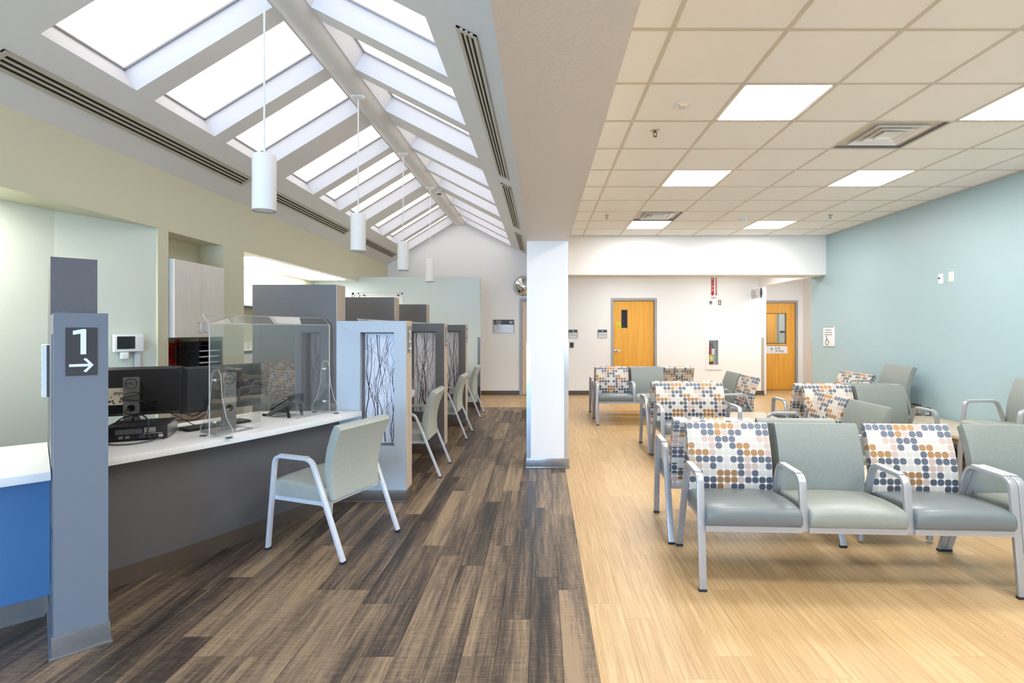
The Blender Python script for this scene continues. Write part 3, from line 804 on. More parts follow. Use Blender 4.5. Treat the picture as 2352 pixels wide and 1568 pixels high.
# convex mirror
o = thing('convex_mirror', 'round convex safety mirror above the maple door', 'mirror', (-0.43, YF, 2.463))
prof = [(0.222 * math.sin(a), -0.03 - 0.16 * (math.cos(a) - math.cos(PI / 2 * .9)) ) for a in [PI / 2 * .9 * k / 10 for k in range(10, -1, -1)]]
MB().lathe(prof, axis=(0, 1, 0), n=40, caps=False).build('dome', 'mirror', o, smooth=60)
MB().lathe([(0.215, 0), (0.225, -.02), (0.225, -.034), (0.214, -.036)], axis=(0, 1, 0), n=40).build('rim', 'mid_grey', o, smooth=30)
# fire extinguisher cabinet
o = thing('extinguisher_cabinet', 'white recessed fire extinguisher cabinet with a glass door', 'cabinet', (3.86, YF, 0.96))
g = MB(); g.box(-.17, -.105, -.018, 0, -.37, .34); g.box(.105, .17, -.018, 0, -.37, .34); g.box(-.105, .105, -.018, 0, .277, .34); g.box(-.105, .105, -.018, 0, -.37, -.274); g.box(-.18, .18, -.024, 0, -.38, -.37)
g.build('frame', 'white_enamel', o)
g = MB(); g.box(-.10, .10, .13, .14, -.27, .276); g.box(-.105, -.10, 0, .14, -.27, .276); g.box(.10, .105, 0, .14, -.27, .276); g.box(-.1, .1, 0, .14, -.274, -.27); g.box(-.1, .1, 0, .14, .274, .278)
g.build('tub', 'sign_silver', o)
MB().box(-.1, .1, -.006, -.003, -.27, .275).build('pane', 'pane_glass', o)
put_text('PULL', 0.03, 'sign_red', (-.122, -.0185, .02), o, rot=(PI / 2, PI / 2, 0))
o = thing('fire_extinguisher', 'red fire extinguisher with yellow label inside the wall cabinet', 'fire extinguisher', (3.82, YF + 0.07, 0.69))
MB().lathe([(0.0, 0), (0.054, .002), (0.057, .02), (0.057, .34), (0.045, .385), (0.02, .405), (0.016, .43), (0.0, .43)], n=24, caps=False).build('cylinder', 'red', o, smooth=45)
MB().lathe([(0.0578, .06), (0.0578, .22)], n=24, caps=False).build('label_band', 'yellow', o, smooth=45)
MB().box(-.03, .03, -.0605, -.055, .115, .17).build('label_print', 'print_white', o); MB().box(-.052, .052, -.0585, -.03, .045, .062).build('label_strip', 'black_plastic', o)
MB().box(0.005, .068, -.062, -.058, .22, .36).build('hang_tag', 'print_white', o)
g = MB(); g.tube([(-.02, 0, .425), (-.02, -.01, .45), (.06, -.01, .46)], .007, 8); g.tube([(-.02, 0, .44), (-.035, -.01, .48), (.05, -.01, .50)], .006, 8); g.build('lever', 'black_plastic', o, smooth=40)
MB().tube(smooth_path([(0, 0, .43), (.05, -.01, .42), (.064, -.01, .36), (.062, 0, .2)], 5), .008, 8).build('hose', 'black_plastic', o, smooth=40)
# arrow sign above
o = thing('extinguisher_sign', 'folded white sign with red down arrows above the wall outlets', 'sign', (3.87, YF, 2.44))
for s in (-1, 1):
    g = MB(); g.add([(s * .078, 0, -.235), (0, -.078, -.235), (0, -.078, .235), (s * .078, 0, .235), (s * .076, .0, -.235), (0, -.074, -.235), (0, -.074, .235), (s * .076, 0, .235)],
                    [(0, 1, 2, 3), (4, 5, 6, 7), (0, 1, 5, 4), (2, 3, 7, 6)])
    p = g.build('sign_leaf', 'sign_white', o)
    u = Vector((-s, -1, 0)).normalized(); n = Vector((s, -1, 0)).normalized()
    wd = 0.030 if s < 0 else 0.026
    poly = [(-wd, .19), (-wd * 1.5, .22), (wd * 1.5, .22), (wd, .19), (wd, -.14), (wd * 1.6, -.15), (0, -.205), (-wd * 1.6, -.15), (-wd, -.14)]
    MB().extr(poly, Vector((s * .039, -.039, 0)) + n * .001, u, (0, 0, 1), n, .001).build('arrow', 'sign_red', p)
    txt = 'FIRE' if s < 0 else 'EXTINGUISHER'; st = 0.078 if s < 0 else 0.0265; sz = 0.07 if s < 0 else 0.027
    for k, ch in enumerate(txt):
        c = Vector((s * .039, -.039, .165 - k * st - sz * .35)) + n * .0028
        put_text(ch, sz, 'sign_white', tuple(c), p, rot=(PI / 2, 0, math.atan2(u.y, u.x) if s < 0 else math.atan2(-u.y, -u.x)), align='CENTER')
for x, mat, ins, lab in ((3.80, 'sign_silver', 'mid_grey', 'silver wall outlet plate below the arrow sign, left of the ivory one'), (4.0, 'brass', 'ivory', 'ivory outlet in a brass plate below the arrow sign')):
    o = thing('outlet_plate', lab, 'outlet', (x, YF, 2.09))
    MB().box(-.035, .035, -.007, 0, -.057, .057).build('plate', mat, o, bevel=.002)
    if ins == 'ivory':
        for z in (.022, -.022): MB().box(-.018, .018, -.010, -.007, z - .015, z + .015).build('socket', ins, o, bevel=.002)
    else:
        MB().box(-.03, .03, -.009, -.007, -.03, .03).build('insert', ins, o); MB().lathe([(.008, 0), (.008, -.014)], (0, -.007, 0), (0, 1, 0), 10).build('jack', 'black_plastic', o)
# projecting lab sign: curved faces on a flag bracket
o = thing('flag_sign', 'projecting lens-shaped sign reading Lab X-Ray at the corner of the far wall', 'sign', (4.74, YF, 2.275))
n = 12; prof = []
for i in range(n + 1): z = -.105 + .21 * i / n; prof.append((z, -.018 * (1 - (z / .105) ** 2) - .006))
for i in range(n, -1, -1): z = -.105 + .21 * i / n; prof.append((z, .018 * (1 - (z / .105) ** 2) + .006))
MB().extr([(p[1], p[0]) for p in prof], (0, 0, 0), (1, 0, 0), (0, 0, 1), (0, -1, 0), .47).build('body', 'sign_silver', o, smooth=40)
MB().extr([(p[1] * 1.06, p[0] * 1.05) for p in prof], (0, -.47, 0), (1, 0, 0), (0, 0, 1), (0, -1, 0), .02).build('end_cap', 'dark_grey', o, smooth=40)
MB().extr([(p[1] * 1.06, p[0] * 1.05) for p in prof], (0, 0, 0), (1, 0, 0), (0, 0, 1), (0, -1, 0), .012).build('bracket', 'mid_grey', o, smooth=40)
put_text('Lab', .075, 'print_grey', (-.0262, -.10, .012), o, rot=(PI / 2, 0, -PI / 2), align='LEFT'); put_text('X-Ray', .075, 'print_grey', (-.0262, -.10, -.068), o, rot=(PI / 2 + .2, 0, -PI / 2))

# ------------------------------------------------------------------ fittings on the blue wall
def on_blue(name, label, cat, y, z): return thing(name, label, cat, (XR, y, z), -PI / 2)
# local frame: x runs toward the camera, -y points into the room
o = on_blue('seating_sign', 'small white sign with a wheelchair symbol on the blue wall', 'sign', 8.75, 1.365)
MB().box(-.165, .165, -.018, 0, -.165, .165).build('panel', 'sign_white', o, bevel=.003)
MB().box(-.16, -.0, -.0195, -.018, .150, .162).build('dark_stripe', 'mid_grey', o); MB().box(0, .09, -.0195, -.018, .150, .162).build('green_stripe', 'sign_green', o); MB().box(.09, .15, -.0195, -.018, .150, .162).build('red_stripe', 'sign_red', o)
for a, b, z in ((-.10, .09, .105), (-.115, .11, .065), (-.125, .11, .028)): MB().box(a, b, -.0188, -.018, z - .008, z + .008).build('print_line', 'print_grey', o)
g = MB(); g.lathe([(.012, -.002), (.012, 0)], (-.06, -.018, -.0), (0, 1, 0), 14); g.tube([(-.06, -.0185, -.01), (-.058, -.0185, -.062), (-.01, -.0185, -.065), (.005, -.0185, -.105), (.022, -.0185, -.108)], .0055, 6)
g.tube([(-.058, -.0185, -.04), (-.02, -.0185, -.04)], .005, 6)
g.tube([(-.068 + 0, -.0185, -.062)] + [(-.045 + .045 * math.cos(a), -.0185, -.098 + .045 * math.sin(a)) for a in [R(130 + 25 * k) for k in range(9)]], .005, 6)
g.build('wheelchair_symbol', 'print_black', o)
for y, lab, c in ((6.30, 'white outlet plate with a blue jack, left of the pair high on the blue wall', 0), (6.14, 'white and ivory outlet plate, right of the pair high on the blue wall', 1)):
    o = on_blue('outlet_plate', lab, 'outlet', y, 2.085 if c == 0 else 2.095)
    MB().box(-.036, .036, -.007, 0, -.058, .058).build('plate', 'white_plastic', o, bevel=.002)
    if c == 0:
        MB().box(-.026, .026, -.009, -.007, -.03, .03).build('insert', 'white_enamel', o); MB().lathe([(.010, 0), (.010, -.016)], (-.012, -.007, .008), (0, 1, 0), 12).build('jack', 'flower_blue', o)
    else:
        for z in (.02, -.022): MB().lathe([(.018, 0), (.018, -.004)], (0, -.007, z), (0, 1, 0), 16).build('socket', 'ivory', o)
o = on_blue('outlet_box', 'brown low outlet box on the blue wall behind the end table', 'outlet', 6.69, 0.475)
MB().box(-.06, .06, -.03, 0, -.06, .04).build('box', 'table_wood', o); MB().box(-.065, .065, -.04, 0, .04, .055).build('cover', 'dark_grey', o)
o = on_blue('outlet_box', 'dark low outlet plate with a white plug on the blue wall', 'outlet', 6.50, 0.455)
MB().box(-.036, .036, -.008, 0, -.058, .058).build('plate', 'dark_grey', o); MB().box(-.02, .02, -.03, -.008, -.03, -.0).build('plug', 'white_plastic', o); MB().box(-.022, .022, -.02, -.008, .02, .05).build('socket', 'white_plastic', o)

# ------------------------------------------------------------------ seating
PAT = ['PNLLOOON', 'NNNNOOOP', 'LLNNOPNN', 'LLPPNNNL', 'OLLPNLNO', 'OOOPLLLN', 'PNNNNLNN', 'PPLNLLLN']
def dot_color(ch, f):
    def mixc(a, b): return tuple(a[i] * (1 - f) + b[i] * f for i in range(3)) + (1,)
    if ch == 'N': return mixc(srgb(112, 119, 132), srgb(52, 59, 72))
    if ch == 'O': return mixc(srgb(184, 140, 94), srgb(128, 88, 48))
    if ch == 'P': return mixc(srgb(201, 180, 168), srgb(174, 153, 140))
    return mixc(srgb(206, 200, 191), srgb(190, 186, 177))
BACK_PROF = [(0.36, 0.445), (0.42, 0.437), (0.49, 0.432), (0.56, 0.436), (0.63, 0.447), (0.70, 0.465), (0.77, 0.490), (0.83, 0.514), (0.858, 0.530)]
def back_mesh(w, mat, dz, taper=0.0):
    """upholstered backrest: front skin, rounded top, rear skin, side strips; local x centred, real y,z"""
    cell = 0.0425
    # resample the front profile to cell steps
    P = [Vector((y, z + dz)) for z, y in BACK_PROF]; D = [0]
    for i in range(1, len(P)): D.append(D[-1] + (P[i] - P[i - 1]).length)
    nr = int(round(D[-1] / cell)); fr = []
    for k in range(nr + 1):
        s = D[-1] * k / nr; i = max(j for j in range(len(D) - 1) if D[j] <= s + 1e-9); t = (s - D[i]) / (D[i + 1] - D[i]); fr.append(P[i].lerp(P[i + 1], t))
    th = 0.062
    nrm = []
    for k in range(nr + 1):
        t = (fr[min(k + 1, nr)] - fr[max(k - 1, 0)]).normalized(); nrm.append(Vector((t.y, -t.x)))     # toward the rear (+y)
    rear = [fr[k] + nrm[k] * th for k in range(nr + 1)]
    up = (fr[nr] - fr[nr - 1]).normalized()
    top = [fr[nr] + up * .010 + nrm[nr] * .014, fr[nr] + up * .010 + nrm[nr] * (th - .014)]
    loop = fr + top + rear[::-1]
    vv = list(range(nr + 1)) + [nr + .45, nr + 1.1] + [nr + 1.6 + k for k in range(nr + 1)]
    nc = max(1, int(round(w / cell)))
    xs = [-w / 2 + w * i / nc for i in range(nc + 1)]
    verts, faces, uvs, cols = [], [], [], []
    def inset(i, p, c):      # soften the side edges
        return p
    for x in xs:
        for p in loop:
            q = min(1.0, max(0.0, (p.y - dz - .40) / .40)); verts.append((x * (1 - taper * (1 - q * q * (3 - 2 * q))), p.x, p.y))
    nl = len(loop)
    for i in range(nc):
        for j in range(nl - 1):
            faces.append((i * nl + j, (i + 1) * nl + j, (i + 1) * nl + j + 1, i * nl + j + 1))
            uvs.append(((i, vv[j]), (i + 1, vv[j]), (i + 1, vv[j + 1]), (i, vv[j + 1])))
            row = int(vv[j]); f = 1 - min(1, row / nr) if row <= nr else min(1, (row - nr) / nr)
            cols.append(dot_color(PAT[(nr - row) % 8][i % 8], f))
    for side, i in ((0, 0), (1, nc)):
        for k in range(nr):
            a = i * nl + k; b = i * nl + k + 1; c = i * nl + nl - 2 - k; d = i * nl + nl - 1 - k
            base = len(verts)
            faces.append((a, b, c, d)); uvs.append(((0, k), (0, k + 1), (1.45, k + 1), (1.45, k)))
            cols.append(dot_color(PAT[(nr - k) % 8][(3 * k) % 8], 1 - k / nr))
        a = i * nl
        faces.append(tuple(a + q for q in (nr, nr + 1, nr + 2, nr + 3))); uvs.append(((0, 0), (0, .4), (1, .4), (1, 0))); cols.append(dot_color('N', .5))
    faces.append(tuple(x for i in range(nc + 1) for x in ())) if False else None
    me = bpy.data.meshes.new('backrest'); me.from_pydata(verts, [], faces); me.update()
    me.uv_layers.new(name='cell'); me.color_attributes.new('dot', 'FLOAT_COLOR', 'CORNER')
    uvl = me.uv_layers['cell']; ca = me.color_attributes['dot']
    li = 0
    for fi, f in enumerate(faces):
        for k in range(len(f)):
            uvl.data[li].uv = uvs[fi][k]; ca.data[li].color = cols[fi]; li += 1
    import bmesh
    bm = bmesh.new(); bm.from_mesh(me); bmesh.ops.recalc_face_normals(bm, faces=bm.faces)
    es = [e for e in bm.edges if len(e.link_faces) == 2 and e.calc_face_angle(0) > R(60)]
    bmesh.ops.bevel(bm, geom=es, offset=0.008, segments=2, profile=0.6, affect='EDGES', clamp_overlap=True)
    bm.to_mesh(me); bm.free()
    me.materials.append(MATS[mat]); me.shade_smooth(); me.set_sharp_from_angle(angle=R(50)); return me
SEAT_PROF = [(0.012, .366), (-.004, .385), (-.006, .430), (.004, .455), (.03, .468), (.10, .474), (.22, .470), (.34, .458), (.46, .446), (.465, .366)]
def seat_mesh(w, mat, dz):
    m = MB(); xs = [-w / 2, -w / 2 + .006, -w / 2 + .02, -w / 4, 0, w / 4, w / 2 - .02, w / 2 - .006, w / 2]
    dl = [.020, .008, .002, -.004, -.006, -.004, .002, .008, .020]
    n = len(SEAT_PROF); vs = []
    for x, q in zip(xs, dl):
        for k, (y, z) in enumerate(SEAT_PROF):
            zz = z - q * (0 if k in (0, n - 1) else min(1, (z - .36) / .09)); yy = y + (q * .5 if k < 4 and q > 0 else 0); vs.append((x, yy, zz + dz))
    fs = []
    for i in range(len(xs) - 1):
        for k in range(n):
            k2 = (k + 1) % n; fs.append((i * n + k, i * n + k2, (i + 1) * n + k2, (i + 1) * n + k))
    fs += [tuple(range(n)), tuple(range((len(xs) - 1) * n, len(xs) * n))]
    m.add(vs, fs); return m.mesh('seat', mat, smooth=45)
SEATC = {}
ARMZ = 0.635
def seating(name, label, cat, loc, rz, seats, metal='silver_paint', group=None, dz=0.0, reach=0.63, hw=0.021, taper=0.0):
    """seats: list of (width, style); style 'dot' or 'sage'.  Local x along the row, -y is the facing side."""
    o = thing(name, label, cat, (loc[0], loc[1], 0), rz, group)
    A = ARMZ + dz
    tot = sum(s[0] for s in seats); x = 0.0; pos = [0.0]
    for w, st in seats: x += w; pos.append(x)
    for i, px in enumerate(pos):
        end = i in (0, len(pos) - 1)
        if end: path = fillet([(0.0, 0.012), (0.065, A), (0.375, A), (reach, 0.012)], 0.055)
        else: path = fillet([(0.034, .335 + dz), (0.065, A), (0.375, A), (0.375 + (reach - .375) * (A - .335 - dz) / A, .335 + dz)], 0.055)
        key = ('arm', end, metal, dz, reach, hw)
        if key not in SEATC: SEATC[key] = MB().ribbon(path, -hw, hw, 0.020).mesh('arm_frame', metal, bevel=0.002)
        f = link('arm_frame', SEATC[key], o); f.location = (px, 0, 0)
        key = ('pad', dz, hw)
        if key not in SEATC: SEATC[key] = MB().box(-hw + .002, hw - .002, .105, .345, A + .010, A + .015).mesh('arm_pad', 'arm_pad', bevel=0.0015)
        p = link('arm_pad', SEATC[key], f)
        if end:
            for y in (0.001, reach - .001):
                key = ('foot', hw)
                if key not in SEATC: SEATC[key] = MB().box(-hw - .001, hw + .001, -.013, .013, 0, .014).mesh('foot_cap', 'rubber')
                q = link('foot_cap', SEATC[key], f); q.location = (0, y, 0)
    for (w, st), px in zip(seats, pos):
        cx = px + w / 2; cw = w - 2 * hw - 0.003
        bm_, sm_ = {'dot': ('dotted_fabric', 'vinyl'), 'sage': ('sage_weave', 'sage_seat'), 'pale': ('pale_sage', 'pale_sage')}[st]
        key = ('b', cw, bm_, dz, taper)
        if key not in SEATC: SEATC[key] = back_mesh(cw - (.02 if taper else 0), bm_, dz, taper)
        b = link('backrest', SEATC[key], o); b.location = (cx, 0, 0)
        key = ('s', cw, sm_, dz)
        if key not in SEATC: SEATC[key] = seat_mesh(cw + .006, sm_, dz)
        s = link('seat', SEATC[key], o); s.location = (cx, 0, 0)
        for ya, yb in ((.014, .034), (.44, .465)):
            r = MB().box(-cw / 2 - .002, cw / 2 + .002, ya, yb, .332 + dz, .364 + dz).build('seat_rail', metal, o); r.location = (cx, 0, 0)
        for s_ in (-1, 1):
            r = MB().box(s_ * cw / 2 - .012 * (s_ > 0), s_ * cw / 2 + .012 * (s_ < 0), .034, .44, .336 + dz, .364 + dz).build('side_rail', metal, o); r.location = (cx, 0, 0)
    return o
P_ = 0.575
GRP = 'ganged waiting room benches'
tilt = R(-2.9)
seating('bench', 'front three-seat bench facing the camera with dotted, grey and dotted backs', 'bench', (.905, 2.967), tilt, [(P_, 'dot'), (P_, 'sage'), (P_, 'dot')], group=GRP)
seating('bench', 'sage grey bench at the right edge joined to the front three-seat bench', 'bench', (.905 + (3 * P_ + .045) * math.cos(tilt), 2.967 + (3 * P_ + .045) * math.sin(tilt)), tilt, [(P_, 'sage'), (P_, 'dot')], group=GRP)
seating('bench', 'two-seat bench standing back to back with the front three-seat bench', 'bench', (2.07, 4.19), PI + tilt, [(P_, 'sage'), (P_, 'dot')], group=GRP)
seating('bench', 'extra-wide dotted seat facing the camera behind the front benches', 'bench', (1.283, 5.56), 0, [(.83, 'dot')], group=GRP)
seating('bench', 'extra-wide dotted seat facing away, back to back with the wide front-facing seat', 'bench', (2.113, 6.86), PI, [(.83, 'dot')], group=GRP)
seating('bench', 'two-seat bench before the oak door, dotted back beside grey back', 'bench', (.852, 8.10), 0, [(P_, 'dot'), (P_, 'sage')], group=GRP)
seating('bench', 'three-seat bench facing the oak door, its dotted end back showing shaded', 'bench', (.852 + 3 * P_, 9.40), PI, [(P_, 'dot'), (P_, 'sage'), (P_, 'dot')], group=GRP)
seating('bench', 'two-seat bench facing left below the extinguisher, dotted seat nearer', 'bench', (2.24, 7.93), -PI / 2, [(P_, 'sage'), (P_, 'dot')], group=GRP)
seating('bench', 'two-seat bench facing the camera, dotted and grey backs before the blue wall', 'bench', (2.87, 5.30), 0, [(P_, 'dot'), (P_, 'sage')], group=GRP)
seating('bench', 'two-seat bench facing away behind the dotted and grey pair', 'bench', (2.87 + 2 * P_, 6.59), PI, [(P_, 'sage'), (P_, 'dot')], group=GRP)
seating('bench', 'two-seat bench turned left behind the front row, grey back nearest', 'bench', (2.20, 5.27), -PI / 2, [(P_, 'dot'), (P_, 'sage')], group=GRP)
seating('high_chair_seat', 'tall grey hip-height chair against the blue wall beside a dotted seat', 'chair', (4.055, 7.07), -PI / 2, [(.59, 'sage')], dz=.155, group='tall chairs along the blue wall')
seating('bench', 'extra-wide dotted seat against the far end of the blue wall', 'bench', (3.97, 7.97), -PI / 2, [(.83, 'dot')], group=GRP)
seating('high_chair_seat', 'tall grey hip-height chair against the blue wall at the right edge', 'chair', (3.985, 5.04), -PI / 2, [(.59, 'sage')], dz=.155, group='tall chairs along the blue wall')
# desk chairs
for loc, rz, lab in (((-1.647, 4.064), R(-110.6), 'nearest sage desk chair with white legs, turned toward the front counter'),
                     ((-1.65, 5.81), -PI / 2, 'sage desk chair with white legs just past the number 2 partition'),
                     ((-1.645, 7.61), -PI / 2, 'third sage desk chair, in front of the number 4 partition'),
                     ((-1.67, 9.36), -PI / 2, 'farthest sage desk chair with white legs before the seafoam wall')):
    seating('desk_chair', lab, 'chair', loc, rz, [(.565, 'pale')], metal='pale_paint', group='desk chairs along the counters', hw=0.016, taper=0.10)
# low tables
def table(x0, x1, y0, y1, label, z=.43):
    o = thing('side_table', label, 'table', ((x0 + x1) / 2, (y0 + y1) / 2, 0), group='low wooden tables between benches'); w, l = (x1 - x0) / 2, (y1 - y0) / 2
    MB().box(-w, w, -l, l, z - .03, z).build('tabletop', 'table_wood', o, bevel=.003)
    MB().box(-w + .05, w - .05, -l + .05, l - .05, z - .09, z - .03).build('apron', 'credenza_wood', o)
    for sx in (-1, 1):
        for sy in (-1, 1):
            lg = MB().tube([(sx * (w - .045), sy * (l - .045), .02), (sx * (w - .045), sy * (l - .045), z - .03)], .021, 14).build('leg', 'silver_paint', o, smooth=40)
            MB().lathe([(.017, 0), (.019, .02)], (sx * (w - .045), sy * (l - .045), 0), n=12).build('glide', 'pane_glass', lg)
table(2.16, 2.73, 3.60, 4.06, 'small corner table behind the front bench, only its round legs showing')
table(2.18, 2.80, 5.36, 6.70, 'pale wood low table between the left-facing benches')
table(4.06, 4.72, 5.12, 6.38, 'pale wood low table against the blue wall between the tall chairs')

# ------------------------------------------------------------------ desk partitions
def twigs(w, z0, z1, seed):
    rnd = random.Random(seed); g = MB()
    def branch(x, z, ang, L, r, depth):
        pts = [(x, 0, z)]; n = max(4, int(L / .035)); rs = [r]
        for i in range(n):
            ang += rnd.uniform(-.13, .13) - .10 * (((ang + PI / 2) % PI) - PI / 2); x2 = x + math.sin(ang) * L / n; z2 = z + math.cos(ang) * L / n
            if not (.008 < x2 < w - .008) : ang = -ang * .6; x2 = min(max(x2, .008), w - .008)
            if z2 > z1 - .004 or z2 < z0 + .004: break
            x, z = x2, z2; pts.append((x, 0, z)); rs.append(max(.0011, r * (1 - .75 * (i + 1) / n)))
            if depth < 2 and rnd.random() < .17: branch(x, z, ang + rnd.choice((-1, 1)) * rnd.uniform(.25, .6), L * rnd.uniform(.15, .36), rs[-1] * .62, depth + 1)
        if len(pts) > 1: g.tube(pts, rs, 5)
    for k in range(11):
        up = rnd.random() < .62
        branch(rnd.uniform(.02, w - .02), (z0 + .01) if up else (z1 - .01), rnd.uniform(-.07, .07) + (0 if up else PI), rnd.uniform(.5, 1.0), rnd.uniform(.0026, .0052), 0)
    return g
def partition(loc, rz, num, label, face='laminate', lowface=None, cap='cap_wood', base='base_dark', lowlen=.60, tall=.72, seed=1, th=.19):
    o = thing('desk_partition', label, 'partition', (loc[0], loc[1], 0), rz, group='stepped desk partitions'); h = th / 2
    W0, W1, Z0, Z1 = .106, .397, .475, 1.453
    g = MB(); holes_wall(g, .006, lowlen, .10, 1.55, [(W0, W1, Z0, Z1)], lambda a, b, c, d: g.box(a, b, -h, h, c, d))
    lp = g.build('low_panel', lowface or face, o)
    MB().box(lowlen, lowlen + tall, -h, h, .10, 1.862).build('tall_panel', face, o)
    MB().box(0, .006, -h, h, .10, 1.552).build('end_cap', cap, o)
    MB().box(lowlen - .005, lowlen, -h, h, 1.552, 1.862).build('upper_end_cap', 'cap_wood' if num != 1 else face, o)
    g = MB(); g.box(-.008, lowlen + tall, -h - .008, h + .008, .012, .10); g.box(-.016, lowlen + tall, -h - .016, h + .016, 0, .012)
    g.build('base', base, o, bevel=.003)
    g = MB(); t = .012
    for a, b, c, d in ((W0, W0 + t, Z0, Z1), (W1 - t, W1, Z0, Z1), (W0, W1, Z0, Z0 + t), (W0, W1, Z1 - t, Z1)): g.box(a, b, -.045, .045, c, d)
    g.build('panel_frame', 'laminate', o)
    rp = MB().box(W0 + t, W1 - t, -.006, .006, Z0 + t, Z1 - t).build('resin_panel', 'resin', o, label='translucent white panel with embedded birch twigs')
    for s in (-1, 1):
        g = twigs(W1 - W0 - 2 * t, Z0 + t, Z1 - t, seed * 2 + s)
        tw = g.build('twigs', 'twig_dark', rp, smooth=60); tw.location = (W0 + t, s * .0065, 0); tw['kind'] = 'stuff'
    # number sign on the end cap, facing -x (outward)
    sp = MB().box(-.004, 0, -.055, .055, 1.265, 1.485) if num == 1 else MB().box(-.006, 0, -.07, .06, 1.275, 1.505)
    sp = sp.build('sign_plate', 'sign_black' if num == 1 else 'mid_grey', o, label='dark number plate')
    rot = (PI / 2, 0, -PI / 2)
    d0 = -.0062 if num == 1 else -.0082
    if num == 1: MB().extr([(-.004, 1.362), (.016, 1.362), (.016, 1.478), (.002, 1.478), (-.030, 1.470), (-.030, 1.452), (-.004, 1.457)], (d0 + .001, 0, 0), (0, -1, 0), (0, 0, 1), (-1, 0, 0), .002).build('numeral', 'print_white', sp)
    else: put_text(str(num), .155, 'print_white', (d0, 0, 1.365), sp, rot=rot, align='CENTER', name='numeral')
    MB().extr(arrow_poly(.085, .028, .012), (d0 + .001, .043, 1.312), (0, -1, 0), (0, 0, 1), (-1, 0, 0), .002).build('arrow', 'print_white', sp)
    return o
ANG1 = math.atan2(.719, -.695); V1 = Vector((-.695, .719)); U1 = Vector((.719, .695))
partition((-2.12, 2.417), ANG1, 1, 'front partition post with the number 1 and an arrow', cap='laminate_post_daylit', base='base_steel', lowface='laminate_post_daylit', seed=11)
partition((-1.167, 4.601), PI, 2, 'blue-lit partition with a birch twig panel beside the front counter, number 2', lowface='laminate_daylit', base='base_dark', seed=22)
partition((-1.167, 6.36), PI, 3, 'partition with a birch twig panel between the second and third desk chairs, number 3', seed=33)
partition((-1.167, 8.10), PI, 4, 'farthest partition with a birch twig panel, number 4', seed=44)
# flyer holder on the left side of partition 1
pp = Vector((-2.12, 2.417)) + V1 * .93 - U1 * .095
o = thing('flyer_holder', 'small clear flyer holder on the left side of the number 1 partition', 'flyer holder', (pp.x, pp.y, 1.10), ANG1)
MB().box(-.11, .11, 0, .032, 0, .29).build('holder', 'white_plastic', o); MB().box(-.112, -.108, -.001, .012, 0, .29).build('edge', 'dark_grey', o)
for k in range(5): MB().box(-.09, .08 - .03 * (k % 2), .032, .0328, .05 + .045 * k, .062 + .045 * k).build('print_line', 'print_grey', o)

# ------------------------------------------------------------------ counters
ZD = .78
def arc_pts(p0, p1, p2, n=14):
    out = []
    for i in range(n + 1):
        t = i / n
        # quadratic through p0,p1(mid),p2
        a = (1 - t) * (1 - 2 * t); b = 4 * t * (1 - t); c = t * (2 * t - 1)
        out.append((p0[0] * a + p1[0] * b + p2[0] * c, p0[1] * a + p1[1] * b + p2[1] * c))
    return out
def offset_poly(pts, d):
    out = []
    for i in range(len(pts)):
        a = Vector(pts[max(i - 1, 0)]); b = Vector(pts[min(i + 1, len(pts) - 1)]); t = (b - a).normalized(); out.append((pts[i][0] - t.y * d, pts[i][1] + t.x * d))
    return out
def strip(g, pts, th, z0, z1):
    q = offset_poly(pts, th); g.prism(pts + q[::-1], z0, z1)
front = arc_pts((-2.36, 2.815), (-1.91, 3.60), (-1.545, 4.495))
o = thing('front_counter', 'curved white-topped reception counter with grey front, station 1', 'counter', (0, 0, 0))
MB().prism(front + [(-2.42, 4.495), (-2.52, 4.28), (-2.74, 3.82), (-2.93, 3.40)], ZD - .042, ZD).build('worktop', 'counter_white', o, bevel=.003)
kick = offset_poly(front, .19); kick = [((kick[0][0] + kick[1][0]) / 2, (kick[0][1] + kick[1][1]) / 2)] + kick[1:]
g = MB(); strip(g, kick, .03, .10, ZD - .042); g.build('front_panel', 'laminate', o, smooth=30)
g = MB(); strip(g, offset_poly(kick, -.006), .03, .012, .10); strip(g, offset_poly(kick, -.016), .03, 0, .012); g.build('base', 'base_dark', o, smooth=30)
# station 0 counter, far left
c0 = Vector((-2.12, 2.417)) - U1 * .095 + V1 * .36
o = thing('side_counter', 'white-topped counter with a front coloured blue for daylight at the left edge', 'counter', (c0.x, c0.y, 0), math.atan2(U1.y, U1.x))
# local: +x = U1 ; +y = V1
MB().box(-.75, -.003, -.05, .90, ZD - .042, ZD).build('worktop', 'counter_white', o, bevel=.003)
MB().box(-.75, -.003, .17, .20, .10, ZD - .042).build('front_panel', 'laminate_deep_daylit', o)
g = MB(); g.box(-.75, -.012, .162, .20, .012, .10); g.box(-.75, -.02, .154, .20, 0, .012); g.build('base', 'base_steel', o)
MB().lathe([(.035, 0), (.035, .004), (.022, .005)], (-.33, .52, ZD), n=20).build('grommet', 'black_plastic', o, smooth=40)
# stations 2-4
for i, y0 in enumerate((4.70, 6.46, 8.20)):
    y1 = y0 + (1.54 if i < 2 else 1.78)
    fr = arc_pts((-1.52, y0), (-1.40, (y0 + y1) / 2), (-1.52, y1))
    o = thing('desk_counter', ('white-topped desk counter just behind the number 2 partition', 'white-topped desk counter behind the number 3 partition', 'last white-topped desk counter before the seafoam wall')[i], 'counter', (0, 0, 0), group='desk counters behind the partitions')
    MB().prism(fr + [(-2.35, y1), (-2.35, y0)], ZD - .042, ZD).build('worktop', 'counter_white', o, bevel=.003)
    k = offset_poly(fr, .22)
    g = MB(); strip(g, k, .03, .10, ZD - .042); g.build('front_panel', 'laminate', o, smooth=30)
    g = MB(); strip(g, offset_poly(k, -.008), .03, 0, .10); g.build('base', 'base_dark', o, smooth=30)

